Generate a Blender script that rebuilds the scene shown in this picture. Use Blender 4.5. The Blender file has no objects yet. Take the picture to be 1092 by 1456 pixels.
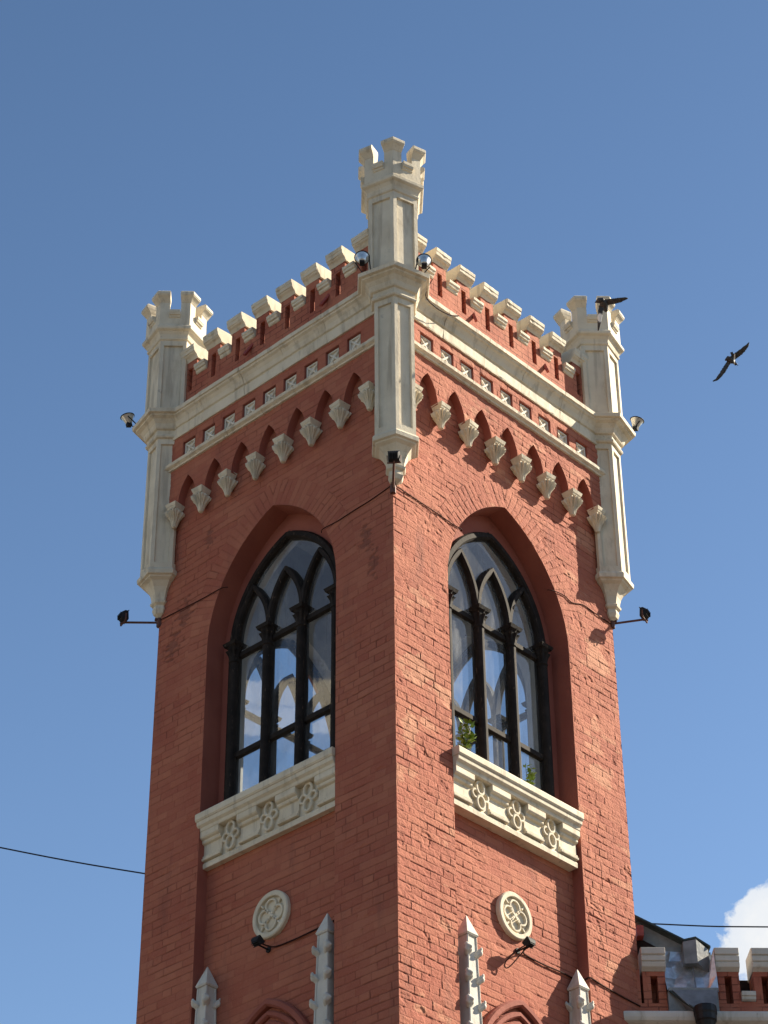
import bpy, bmesh, math, random
import numpy as np
from mathutils import Matrix, Vector, Euler

random.seed(7)
scene = bpy.context.scene
COL = scene.collection
rad = math.radians

# ------------------------------------------------------------------ camera
cam_data = bpy.data.cameras.new('camera')
cam = bpy.data.objects.new('camera', cam_data)
COL.objects.link(cam)
CR = Vector((0.68837, -0.72533, -0.00731)); CU = Vector((-0.42489, -0.41136, 0.80638)); CF = Vector((0.58789, 0.55198, 0.59135))
CPOS = Vector((-20.16069, -18.74674, 1.6))
cam.matrix_world = Matrix(((CR.x, CU.x, -CF.x, CPOS.x), (CR.y, CU.y, -CF.y, CPOS.y), (CR.z, CU.z, -CF.z, CPOS.z), (0, 0, 0, 1)))
cam_data.sensor_fit = 'VERTICAL'
cam_data.sensor_height = 36.0
cam_data.sensor_width = 27.0
cam_data.lens = 83.914
cam_data.clip_start = 0.1
cam_data.clip_end = 6000
scene.camera = cam

# ------------------------------------------------------------------ light
SUN_EL = rad(36.0)
SUN_H = Vector((math.sin(rad(64.5)), -math.cos(rad(64.5)), 0))       # horizontal direction towards the sun
SUN_DIR = (SUN_H * math.cos(SUN_EL) + Vector((0, 0, math.sin(SUN_EL)))).normalized()
sun_data = bpy.data.lights.new('sun', 'SUN')
sun_data.energy = 5.0
sun_data.angle = rad(0.5)
sun_data.color = (1.0, 0.885, 0.70)
sun = bpy.data.objects.new('sun', sun_data)
COL.objects.link(sun)
sun.rotation_euler = (-SUN_DIR).to_track_quat('-Z', 'Y').to_euler()
sun.location = SUN_DIR * 80

world = bpy.data.worlds.new('World')
scene.world = world
world.use_nodes = True
wn = world.node_tree; wn.nodes.clear()
def wnode(t, **kw):
    n = wn.nodes.new(t)
    for k, v in kw.items(): setattr(n, k, v)
    return n
sky = wnode('ShaderNodeTexSky', sky_type='NISHITA', sun_disc=False)
sky.sun_elevation = SUN_EL
sky.sun_rotation = math.atan2(SUN_DIR.x, SUN_DIR.y)
sky.altitude = 100; sky.air_density = 1.4; sky.dust_density = 0.5; sky.ozone_density = 3.0
SKY_STRENGTH = 0.0465
# one cumulus cloud, fixed in the sky in a true direction (infinitely far away)
tc = wnode('ShaderNodeTexCoord')
CD = Vector((0.7560, 0.4790, 0.4255)).normalized()
CE = Vector((CD.y, -CD.x, 0)).normalized(); CT = CE.cross(CD).normalized()
def wdot(v):
    n = wnode('ShaderNodeVectorMath', operation='DOT_PRODUCT'); n.inputs[1].default_value = v
    wn.links.new(tc.outputs['Generated'], n.inputs[0]); return n.outputs['Value']
def wmath(op, a, b=None, c=None, clamp=False):
    n = wnode('ShaderNodeMath', operation=op, use_clamp=clamp)
    for i, x in enumerate((a, b, c)):
        if x is None: continue
        if isinstance(x, (int, float)): n.inputs[i].default_value = x
        else: wn.links.new(x, n.inputs[i])
    return n.outputs[0]
ex = wdot(CE); ey = wdot(CT); ez = wdot(CD)
def wnoise(scale, detail, rough=0.6):
    n = wnode('ShaderNodeTexNoise'); n.inputs['Scale'].default_value = scale; n.inputs['Detail'].default_value = detail; n.inputs['Roughness'].default_value = rough
    wn.links.new(tc.outputs['Generated'], n.inputs['Vector']); return n.outputs['Fac']
nz = wnoise(38, 9, 0.62); nz2 = wnoise(110, 6, 0.6)
r2 = wmath('ADD', wmath('POWER', wmath('MULTIPLY', ex, 1/0.036), 2), wmath('POWER', wmath('MULTIPLY', ey, 1/0.030), 2))
r_ = wmath('SQRT', r2)
dd = wmath('ADD', wmath('SUBTRACT', 1.0, r_), wmath('ADD', wmath('MULTIPLY', wmath('SUBTRACT', nz, 0.5), 1.15), wmath('MULTIPLY', wmath('SUBTRACT', nz2, 0.5), 0.45)))
mask = wmath('MULTIPLY', wmath('MULTIPLY', dd, 8.0, clamp=True), wmath('GREATER_THAN', ez, 0.5), clamp=True)
mixc = wnode('ShaderNodeMix', data_type='RGBA'); 
wn.links.new(mask, mixc.inputs['Factor'])
tint = wnode('ShaderNodeMix', data_type='RGBA', blend_type='MULTIPLY'); tint.inputs['Factor'].default_value = 1.0
wn.links.new(sky.outputs['Color'], tint.inputs['A'])
elev = wnode('ShaderNodeMapRange'); wn.links.new(wdot(Vector((0, 0, 1))), elev.inputs['Value'])
elev.inputs['From Min'].default_value = 0.40; elev.inputs['From Max'].default_value = 0.78
zen = wnode('ShaderNodeMix', data_type='RGBA'); wn.links.new(elev.outputs['Result'], zen.inputs['Factor'])
zen.inputs['A'].default_value = (1.04, 1.12, 1.25, 1); zen.inputs['B'].default_value = (0.70, 0.80, 0.90, 1)
wn.links.new(zen.outputs['Result'], tint.inputs['B'])
cloudcol = wnode('ShaderNodeMix', data_type='RGBA')
wn.links.new(wmath('MULTIPLY', dd, 1.3, clamp=True), cloudcol.inputs['Factor'])
cloudcol.inputs['A'].default_value = (6.3, 6.8, 7.5, 1); cloudcol.inputs['B'].default_value = (8.3, 8.15, 7.9, 1)
wn.links.new(tint.outputs['Result'], mixc.inputs['A']); wn.links.new(cloudcol.outputs['Result'], mixc.inputs['B'])
bg = wnode('ShaderNodeBackground'); bg.inputs['Strength'].default_value = SKY_STRENGTH
wo = wnode('ShaderNodeOutputWorld')
wn.links.new(mixc.outputs['Result'], bg.inputs['Color']); wn.links.new(bg.outputs[0], wo.inputs[0])

scene.view_settings.view_transform = 'Standard'
scene.view_settings.look = 'None'
scene.view_settings.exposure = 1.38
scene.view_settings.gamma = 1.0
scene.render.resolution_x = 768; scene.render.resolution_y = 1024
scene.render.engine = 'CYCLES'
scene.cycles.max_bounces = 8; scene.cycles.transparent_max_bounces = 16

# ------------------------------------------------------------------ materials
class Mat:
    def __init__(s, name):
        s.m = bpy.data.materials.new(name); s.m.use_nodes = True
        s.t = s.m.node_tree; s.b = s.t.nodes['Principled BSDF']; s.out = s.t.nodes['Material Output']
    def n(s, t, **kw):
        x = s.t.nodes.new(t)
        for k, v in kw.items(): setattr(x, k, v)
        return x
    def l(s, a, b): s.t.links.new(a, b)
    def val(s, sock, x):
        if hasattr(x, 'is_output') or isinstance(x, bpy.types.NodeSocket): s.l(x, sock)
        else: sock.default_value = x
    def math(s, op, a, b=None, c=None, clamp=False):
        x = s.n('ShaderNodeMath', operation=op, use_clamp=clamp)
        for i, v in enumerate((a, b, c)):
            if v is not None: s.val(x.inputs[i], v)
        return x.outputs[0]
    def mix(s, f, a, b, mode='MIX'):
        x = s.n('ShaderNodeMix', data_type='RGBA', blend_type=mode)
        s.val(x.inputs['Factor'], f); s.val(x.inputs['A'], a); s.val(x.inputs['B'], b)
        return x.outputs['Result']
    def noise(s, scale, detail=4, rough=0.55, vec=None, sc=None):
        x = s.n('ShaderNodeTexNoise'); x.inputs['Scale'].default_value = scale; x.inputs['Detail'].default_value = detail; x.inputs['Roughness'].default_value = rough
        if vec is None: vec = s.pos()
        if sc:
            mp = s.n('ShaderNodeMapping'); mp.inputs['Scale'].default_value = sc; s.l(vec, mp.inputs['Vector']); vec = mp.outputs['Vector']
        s.l(vec, x.inputs['Vector']); return x.outputs['Fac']
    def ramp(s, f, lo, hi): 
        x = s.n('ShaderNodeMapRange', interpolation_type='SMOOTHSTEP'); s.val(x.inputs['Value'], f)
        x.inputs['From Min'].default_value = lo; x.inputs['From Max'].default_value = hi; return x.outputs['Result']
    def pos(s):
        if not hasattr(s, '_g'): s._g = s.n('ShaderNodeNewGeometry')
        return s._g.outputs['Position']
    def bump(s, h, dist=0.01, strength=1.0):
        x = s.n('ShaderNodeBump'); x.inputs['Distance'].default_value = dist; x.inputs['Strength'].default_value = strength
        s.l(h, x.inputs['Height'])
        if s.b.inputs['Normal'].is_linked: s.l(s.b.inputs['Normal'].links[0].from_socket, x.inputs['Normal'])
        s.l(x.outputs['Normal'], s.b.inputs['Normal'])
    def col(s, c): s.val(s.b.inputs['Base Color'], c)
    def rough(s, r): s.val(s.b.inputs['Roughness'], r)

C4 = lambda r, g, b: (r, g, b, 1)
RED_A = C4(0.325, 0.093, 0.058); RED_B = C4(0.408, 0.147, 0.087); RED_PALE = C4(0.52, 0.27, 0.165); JOINT = C4(0.115, 0.034, 0.022)

def mat_brick_mesh():
    m = Mat('painted_brick_wall')
    def at(n):
        a = m.n('ShaderNodeAttribute', attribute_name=n); return a.outputs['Fac']
    big = m.noise(0.9, 5, 0.6)
    base = m.mix(m.ramp(m.math('ADD', m.math('MULTIPLY', at('tone'), 0.20), m.math('MULTIPLY', big, 0.55)), 0.16, 0.62), RED_A, RED_B)
    fine = m.noise(45, 3, 0.6)
    base = m.mix(m.math('MULTIPLY', m.ramp(fine, 0.52, 0.75), 0.30), base, C4(0.52, 0.21, 0.13))
    base = m.mix(m.math('MULTIPLY', at('peel'), 0.6), base, RED_PALE)
    base = m.mix(m.math('MULTIPLY', at('spall'), 0.55), base, C4(0.15, 0.058, 0.042))
    soot = m.math('MULTIPLY', m.ramp(m.noise(1.7, 6, 0.65, sc=(1.6, 1.6, 0.35)), 0.53, 0.76), 0.42)
    base = m.mix(soot, base, C4(0.16, 0.065, 0.05))
    base = m.mix(m.math('MULTIPLY', at('mortar'), 0.66), base, JOINT)
    m.col(base); m.rough(0.86); m.b.inputs['Specular IOR Level'].default_value = 0.25
    m.bump(m.noise(48, 5, 0.7), 0.012, 0.75)
    return m.m

def mat_brick_shader(scale=1.0):
    m = Mat('painted_brick_small')
    g = m.pos(); gn = m._g
    sx = m.n('ShaderNodeSeparateXYZ'); m.l(g, sx.inputs[0]); sn = m.n('ShaderNodeSeparateXYZ'); m.l(gn.outputs['True Normal'], sn.inputs[0])
    u = m.math('SUBTRACT', m.math('MULTIPLY', sx.outputs[1], sn.outputs[0]), m.math('MULTIPLY', sx.outputs[0], sn.outputs[1]))
    w1 = m.math('MULTIPLY', m.math('SUBTRACT', m.noise(3.0, 2), 0.5), 0.05)
    cb = m.n('ShaderNodeCombineXYZ'); m.l(m.math('ADD', u, w1), cb.inputs[0]); m.l(m.math('ADD', sx.outputs[2], w1), cb.inputs[1])
    br = m.n('ShaderNodeTexBrick'); m.l(cb.outputs[0], br.inputs['Vector'])
    br.inputs['Scale'].default_value = 1.0; br.inputs['Brick Width'].default_value = 0.29 * scale; br.inputs['Row Height'].default_value = 0.116 * scale
    br.inputs['Mortar Size'].default_value = 0.008; br.inputs['Mortar Smooth'].default_value = 0.4
    br.inputs['Color1'].default_value = RED_A; br.inputs['Color2'].default_value = RED_B; br.inputs['Mortar'].default_value = JOINT
    vis = m.ramp(m.noise(2.2, 3), 0.35, 0.6)
    mort = m.math('MULTIPLY', br.outputs['Fac'], vis)
    base = m.mix(m.ramp(m.noise(1.3, 5), 0.3, 0.7), RED_A, RED_B)
    base = m.mix(m.math('MULTIPLY', m.ramp(m.noise(30, 3), 0.55, 0.75), 0.4), base, C4(0.52, 0.21, 0.13))
    base = m.mix(m.math('MULTIPLY', mort, 0.75), base, JOINT)
    m.col(base); m.rough(0.86); m.b.inputs['Specular IOR Level'].default_value = 0.25
    h = m.math('SUBTRACT', m.math('MULTIPLY', m.noise(14, 5), 0.7), mort)
    m.bump(h, 0.016, 0.9)
    return m.m

def mat_red_plaster():
    m = Mat('shade_toned_red_plaster')
    base = m.mix(m.ramp(m.noise(1.4, 5), 0.3, 0.7), C4(0.255, 0.076, 0.054), C4(0.31, 0.100, 0.070))  # same red paint as the brick, darkened so reveals and soffits look shaded
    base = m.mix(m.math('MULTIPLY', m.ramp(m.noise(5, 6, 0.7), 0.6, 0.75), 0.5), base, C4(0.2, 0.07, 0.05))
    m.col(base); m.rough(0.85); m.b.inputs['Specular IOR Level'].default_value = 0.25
    m.bump(m.noise(9, 6, 0.65), 0.012, 0.7)
    return m.m

def mat_stone(name, a, b, dirt):
    m = Mat(name)
    base = m.mix(m.ramp(m.noise(2.3, 5), 0.32, 0.7), a, b)
    base = m.mix(m.math('MULTIPLY', m.ramp(m.noise(3.5, 7, 0.7, sc=(1, 1, 0.35)), 0.50, 0.72), 0.55), base, dirt)
    base = m.mix(m.math('MULTIPLY', m.ramp(m.noise(26, 5, 0.7), 0.62, 0.75), 0.45), base, C4(0.26, 0.20, 0.13))
    base = m.mix(m.math('MULTIPLY', m.ramp(m.noise(5, 9, 0.78), 0.63, 0.69), 0.65), base, C4(0.27, 0.25, 0.22))
    base = m.mix(m.math('MULTIPLY', m.ramp(m.noise(1.1, 4, 0.6, sc=(6, 6, 0.5)), 0.54, 0.68), 0.48), base, C4(0.28, 0.24, 0.185))
    m.col(base); m.rough(0.8); m.b.inputs['Specular IOR Level'].default_value = 0.3
    m.bump(m.noise(16, 6, 0.65), 0.010, 0.55)
    return m.m

def simple(name, col, rough=0.6, metal=0.0, var=0.25, scale=12, bump=0.004, spec=0.4, wear=None):
    m = Mat(name)
    dark = tuple(c * (1 - var) for c in col[:3]) + (1,)
    base = m.mix(m.ramp(m.noise(scale, 5), 0.3, 0.7), col, dark)
    if wear:
        base = m.mix(m.math('MULTIPLY', m.ramp(m.noise(24, 6, 0.7, sc=(1, 1, 0.3)), wear[1], wear[1] + 0.08), 0.85), base, wear[0])
    m.col(base); m.rough(m.ramp(m.noise(scale * 2, 3), -0.4, 1.4) if False else rough)
    m.b.inputs['Metallic'].default_value = metal; m.b.inputs['Specular IOR Level'].default_value = spec
    if bump: m.bump(m.noise(scale * 3, 4), bump, 0.6)
    return m.m

def mat_glass():
    m = Mat('old_window_glass'); m.t.nodes.remove(m.b)
    tr = m.n('ShaderNodeBsdfTransparent'); tr.inputs['Color'].default_value = C4(0.86, 0.89, 0.90)
    gl = m.n('ShaderNodeBsdfGlossy'); gl.inputs['Roughness'].default_value = 0.03; gl.inputs['Color'].default_value = C4(0.95, 0.97, 1.0)
    bp = m.n('ShaderNodeBump'); bp.inputs['Distance'].default_value = 0.02; bp.inputs['Strength'].default_value = 0.05
    m.l(m.noise(2.5, 2), bp.inputs['Height']); m.l(bp.outputs[0], gl.inputs['Normal'])
    gg = m.n('ShaderNodeNewGeometry'); dt = m.n('ShaderNodeVectorMath', operation='DOT_PRODUCT'); m.l(gg.outputs['Incoming'], dt.inputs[0]); m.l(gg.outputs['Normal'], dt.inputs[1])
    fr = m.math('ADD', 0.075, m.math('MULTIPLY', 0.925, m.math('POWER', m.math('SUBTRACT', 1.0, m.math('ABSOLUTE', dt.outputs['Value'])), 5.0)))
    mx = m.n('ShaderNodeMixShader'); m.l(fr, mx.inputs[0]); m.l(tr.outputs[0], mx.inputs[1]); m.l(gl.outputs[0], mx.inputs[2])
    df = m.n('ShaderNodeBsdfDiffuse'); df.inputs['Color'].default_value = C4(0.55, 0.56, 0.56)
    dirt = m.math('ADD', 0.05, m.math('MULTIPLY', m.ramp(m.noise(4, 6, 0.7, sc=(1, 1, 0.35)), 0.42, 0.75), 0.22))
    m2 = m.n('ShaderNodeMixShader'); m.l(dirt, m2.inputs[0]); m.l(mx.outputs[0], m2.inputs[1]); m.l(df.outputs[0], m2.inputs[2])
    m.l(m2.outputs[0], m.out.inputs['Surface'])
    return m.m

def mat_bird(name, patch, size):
    m = Mat(name)
    t = m.n('ShaderNodeTexCoord')
    v = m.n('ShaderNodeVectorMath', operation='SUBTRACT'); m.l(t.outputs['Object'], v.inputs[0]); v.inputs[1].default_value = patch
    v2 = m.n('ShaderNodeVectorMath', operation='DIVIDE'); m.l(v.outputs[0], v2.inputs[0]); v2.inputs[1].default_value = size
    ln = m.n('ShaderNodeVectorMath', operation='LENGTH'); m.l(v2.outputs[0], ln.inputs[0])
    white = m.ramp(m.math('ADD', ln.outputs['Value'], m.math('MULTIPLY', m.noise(60, 2), 0.4)), 1.35, 0.95)
    base = m.mix(m.ramp(m.noise(40, 3), 0.35, 0.7), C4(0.010, 0.010, 0.013), C4(0.055, 0.045, 0.038))
    base = m.mix(white, base, C4(0.8, 0.78, 0.74))
    m.col(base); m.rough(0.55)
    return m.m

M = dict(
    brick=mat_brick_mesh(), brick_s=mat_brick_shader(), red=mat_red_plaster(),
    stone=mat_stone('cream_painted_stone', C4(0.57, 0.50, 0.38), C4(0.655, 0.585, 0.455), C4(0.36, 0.295, 0.20)),
    grey_stone=mat_stone('pale_grey_stone', C4(0.48, 0.455, 0.405), C4(0.57, 0.54, 0.485), C4(0.33, 0.30, 0.25)),
    white=mat_stone('white_painted_stone', C4(0.66, 0.61, 0.51), C4(0.73, 0.68, 0.58), C4(0.55, 0.49, 0.38)),
    frame=simple('black_window_paint', C4(0.026, 0.020, 0.017), 0.75, 0, 0.45, 6, 0.006, 0.12, wear=(C4(0.12, 0.085, 0.06), 0.60)),
    wood=simple('weathered_brown_timber', C4(0.16, 0.11, 0.075), 0.75, 0, 0.5, 14, 0.005, 0.25),
    glass=mat_glass(),
    plaster=mat_stone('interior_plaster', C4(0.42, 0.42, 0.43), C4(0.50, 0.50, 0.51), C4(0.26, 0.25, 0.25)),
    black=simple('black_lamp_housing', C4(0.02, 0.02, 0.022), 0.7, 0.0, 0.3, 30, 0.002, 0.2),
    rust=simple('brown_steel_arm', C4(0.13, 0.055, 0.04), 0.6, 0.2, 0.4, 30, 0.003),
    steel=simple('bare_aluminium', C4(0.62, 0.62, 0.60), 0.32, 0.85, 0.25, 30, 0.002),
    galv=simple('galvanised_sheet', C4(0.72, 0.74, 0.76), 0.34, 0.7, 0.35, 9, 0.003),
    galv_dull=simple('dull_grey_sheet', C4(0.24, 0.25, 0.255), 0.55, 0.4, 0.35, 5, 0.006),
    roof=simple('dark_green_roof_sheet', C4(0.045, 0.06, 0.055), 0.5, 0.3, 0.35, 6, 0.02),
    cable=simple('black_cable', C4(0.018, 0.015, 0.015), 0.9, 0, 0.2, 30, 0.0, 0.1),
    wallcable=simple('paint_splashed_cable', C4(0.055, 0.024, 0.019), 0.9, 0, 0.4, 8, 0.0, 0.1),
    wire=simple('overhead_wire', C4(0.012, 0.016, 0.03), 0.6, 0, 0.2, 30, 0.0),
    iron=simple('black_cast_iron', C4(0.014, 0.014, 0.016), 0.5, 0.3, 0.3, 20, 0.004),
    redpaint=simple('bright_red_steel', C4(0.36, 0.07, 0.05), 0.6, 0, 0.35, 14, 0.004),
    leaf=simple('young_leaf', C4(0.20, 0.30, 0.03), 0.5, 0, 0.5, 30, 0.0, 0.4),
    stem=simple('green_stem', C4(0.10, 0.10, 0.03), 0.6, 0, 0.3, 30, 0.0),
    ground=simple('pale_paving', C4(0.105, 0.088, 0.075), 0.9, 0, 0.4, 0.8, 0.01),
    lampglass=simple('lamp_front_glass', C4(0.10, 0.11, 0.12), 0.08, 0, 0.2, 20, 0.0, 0.7),
    block=simple('grey_block_render', C4(0.20, 0.19, 0.175), 0.9, 0, 0.2, 1.0, 0.0),
    dark=simple('dark_roof_and_gap_shade', C4(0.035, 0.022, 0.02), 0.9, 0, 0.3, 10, 0.004, 0.1),  # near-black: painted shade of the roof gap, also the dark roof upstand
)

# ------------------------------------------------------------------ mesh helpers
class MB:
    def __init__(s): s.v = []; s.f = []
    def quad(s, *p):
        i = len(s.v); s.v += [tuple(q) for q in p]; s.f.append(tuple(range(i, i + len(p))))
    def box(s, x0, x1, y0, y1, z0, z1):
        i = len(s.v)
        s.v += [(x0, y0, z0), (x1, y0, z0), (x1, y1, z0), (x0, y1, z0), (x0, y0, z1), (x1, y0, z1), (x1, y1, z1), (x0, y1, z1)]
        s.f += [tuple(i + k for k in q) for q in ((0, 3, 2, 1), (4, 5, 6, 7), (0, 1, 5, 4), (1, 2, 6, 5), (2, 3, 7, 6), (3, 0, 4, 7))]
        return s
    def frustum(s, cx, cy, z0, z1, a0, b0, a1, b1):
        i = len(s.v)
        for z, a, b in ((z0, a0, b0), (z1, a1, b1)):
            s.v += [(cx - a, cy - b, z), (cx + a, cy - b, z), (cx + a, cy + b, z), (cx - a, cy + b, z)]
        s.f += [tuple(i + k for k in q) for q in ((0, 3, 2, 1), (4, 5, 6, 7), (0, 1, 5, 4), (1, 2, 6, 5), (2, 3, 7, 6), (3, 0, 4, 7))]
        return s
    def prof(s, pts, x0, x1):
        """pts: (off, z) closed section, off = outward (-y); extruded along x"""
        n = len(pts); i = len(s.v)
        s.v += [(x0, -o, z) for o, z in pts] + [(x1, -o, z) for o, z in pts]
        s.f += [(i + k, i + (k + 1) % n, i + n + (k + 1) % n, i + n + k) for k in range(n)]
        s.f += [tuple(i + k for k in range(n)), tuple(i + n + k for k in reversed(range(n)))]
        return s
    def rough_prof(s, pts, x0, x1, n, amp, seed, chips=2):
        """like prof, but cut into n lengths with worn, slightly wavering edges and a few chipped arrises"""
        rnd = random.Random(seed); rings = []
        bad = {rnd.randrange(n + 1): rnd.uniform(1.5, 4.0) for _ in range(chips)}
        for k in range(n + 1):
            x = x0 + (x1 - x0) * k / n; m = amp * bad.get(k, 1.0)
            rings.append([(x + rnd.uniform(-amp, amp) * .5, -(o + rnd.uniform(-1, .35) * m * (1 if o > 0.03 else 0)), z + rnd.uniform(-1, 1) * m * .6) for o, z in pts])
        return s.loft(rings)
    def loft(s, rings, cap0=True, cap1=True, closed=True):
        n = len(rings[0]); i = len(s.v)
        for r in rings: s.v += [tuple(p) for p in r]
        m = n if closed else n - 1
        for a in range(len(rings) - 1):
            for k in range(m):
                s.f.append((i + a * n + k, i + a * n + (k + 1) % n, i + (a + 1) * n + (k + 1) % n, i + (a + 1) * n + k))
        if cap0: s.f.append(tuple(i + k for k in reversed(range(n))))
        if cap1: s.f.append(tuple(i + (len(rings) - 1) * n + k for k in range(n)))
        return s
    def tube(s, path, r, n=8, caps=True):
        path = [Vector(p) for p in path]; rings = []
        ref = Vector((0.3, 0.5, 0.81))
        for k, p in enumerate(path):
            t = (path[min(k + 1, len(path) - 1)] - path[max(k - 1, 0)]).normalized()
            a = t.cross(ref)
            if a.length < 0.05: a = t.cross(Vector((1, 0, 0)))
            a.normalize(); b = t.cross(a)
            rr = r[k] if isinstance(r, (list, tuple)) else r
            rings.append([p + (a * math.cos(q) + b * math.sin(q)) * rr for q in [2 * math.pi * j / n for j in range(n)]])
        return s.loft(rings, caps, caps)
    def lathe(s, cx, cy, pts, n=12):
        rings = [[(cx + r * math.cos(2 * math.pi * j / n), cy + r * math.sin(2 * math.pi * j / n), z) for j in range(n)] for r, z in pts]
        return s.loft(rings)
    def strip(s, path, o0, o1):
        """faces perpendicular to the wall along path [(x,z)] between offs o0 and o1"""
        i = len(s.v); n = len(path)
        s.v += [(x, -o0, z) for x, z in path] + [(x, -o1, z) for x, z in path]
        s.f += [(i + k, i + k + 1, i + n + k + 1, i + n + k) for k in range(n - 1)]
        return s
    def bar(s, path, w, o0, o1, closed=False):
        """flat bar of width w following path in the wall plane, from off o0 (back) to o1 (front)"""
        P = [Vector((x, z)) for x, z in path]; n = len(P); rings = []
        for k, p in enumerate(P):
            if closed: a, b = P[(k - 1) % n], P[(k + 1) % n]
            else: a, b = P[max(k - 1, 0)], P[min(k + 1, n - 1)]
            t = (b - a).normalized(); nn = Vector((-t.y, t.x)) * w / 2
            l, r = p + nn, p - nn
            c = 0.3 * w
            lc, rc = p + nn * 0.55, p - nn * 0.55
            rings.append([(l.x, -o0, l.y), (l.x, -(o1 - c), l.y), (lc.x, -o1, lc.y), (rc.x, -o1, rc.y), (r.x, -(o1 - c), r.y), (r.x, -o0, r.y)])
        if closed: rings.append(rings[0])
        return s.loft(rings, not closed, not closed)
    def mesh(s, name, mat, smooth=False, recalc=True, bevel=0.0):
        me = bpy.data.meshes.new(name)
        me.from_pydata(s.v, [], s.f)
        bm = bmesh.new(); bm.from_mesh(me)
        bmesh.ops.remove_doubles(bm, verts=bm.verts, dist=1e-5)
        if recalc: bmesh.ops.recalc_face_normals(bm, faces=bm.faces)
        if bevel:
            es = [e for e in bm.edges if len(e.link_faces) == 2 and e.calc_face_angle(0) > 0.5]
            bmesh.ops.bevel(bm, geom=es, offset=bevel, segments=1, affect='EDGES', clamp_overlap=True)
        bm.to_mesh(me); bm.free()
        if smooth:
            for p in me.polygons: p.use_smooth = True
        me.materials.append(mat)
        return me

def link(name, me, parent=None, loc=(0, 0, 0), rz=0.0):
    """object at world loc / z-rotation; parent is an unrotated Empty (loc kept in world terms)"""
    o = bpy.data.objects.new(name, me); COL.objects.link(o)
    loc = Vector(loc)
    if parent is not None:
        o.parent = parent; loc = loc - parent.location
    o.location = loc; o.rotation_euler = (0, 0, rz)
    return o
def sub(name, me, part, loc=(0, 0, 0), rz=0.0):
    o = bpy.data.objects.new(name, me); COL.objects.link(o); o.parent = part; o.location = loc; o.rotation_euler = (0, 0, rz); return o
def thing(name, label, cat, loc=(0, 0, 0), group=None):
    o = bpy.data.objects.new(name, None); COL.objects.link(o); o.location = loc; o.empty_display_size = 0.2
    tag(o, label, cat, group); return o
def tag(o, label, cat, group=None):
    o['label'] = label; o['category'] = cat
    if group: o['group'] = group
    return o

# ------------------------------------------------------------------ numpy noise and brickwork
def _h(ix, iy, s):
    v = np.sin(ix * 127.1 + iy * 311.7 + s * 74.7) * 43758.5453
    return v - np.floor(v)
def vn(x, y, s=0):
    ix = np.floor(x); iy = np.floor(y); fx = x - ix; fy = y - iy
    fx = fx * fx * (3 - 2 * fx); fy = fy * fy * (3 - 2 * fy)
    a = _h(ix, iy, s); b = _h(ix + 1, iy, s); c = _h(ix, iy + 1, s); d = _h(ix + 1, iy + 1, s)
    return (a * (1 - fx) + b * fx) * (1 - fy) + (c * (1 - fx) + d * fx) * fy
def fbm(x, y, s=0, o=4):
    t = 0; a = 0.5; n = 0
    for k in range(o):
        t = t + a * vn(x * 2 ** k, y * 2 ** k, s + k * 3.1); n += a; a *= 0.55
    return t / n
def sstep(x, a, b):
    t = np.clip((x - a) / (b - a), 0, 1); return t * t * (3 - 2 * t)

OA, OZ, OR, OC = 1.36, 21.2, 2.135, 0.775     # outer niche arch: half width, springing, radius, centre shift
OAPEX = OZ + math.sqrt(OR ** 2 - OC ** 2)
FA, FZ, FH = 1.20, 21.2, 1.67                 # window opening arch
FR = (FA ** 2 + FH ** 2) / (2 * FA); FC = FR - FA
def hw_outer(z): 
    if z <= OZ: return OA
    d = OR ** 2 - (z - OZ) ** 2
    return max(math.sqrt(d) - OC, 0.0) if d > OC ** 2 else 0.0
def hw_arch(z, a, z0, h):
    if z <= z0: return a
    R = (a * a + h * h) / (2 * a); d = R * R - (z - z0) ** 2
    return max(math.sqrt(max(d, 0)) - (R - a), 0.0)
def arch_path(a, z0, h, zb, n=14, x0=0.0):
    """outline from bottom left up over the apex and down to bottom right"""
    R = (a * a + h * h) / (2 * a); c = R - a; th = math.atan2(h, c)
    right = [(x0 + R * math.cos(t) - c, z0 + R * math.sin(t)) for t in [th * k / n for k in range(n + 1)]]
    left = [(2 * x0 - x, z) for x, z in right]
    p = ([(x0 - a, zb)] if zb is not None and zb < z0 else []) + left + right[::-1][1:] + ([(x0 + a, zb)] if zb is not None and zb < z0 else [])
    return p

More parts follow.
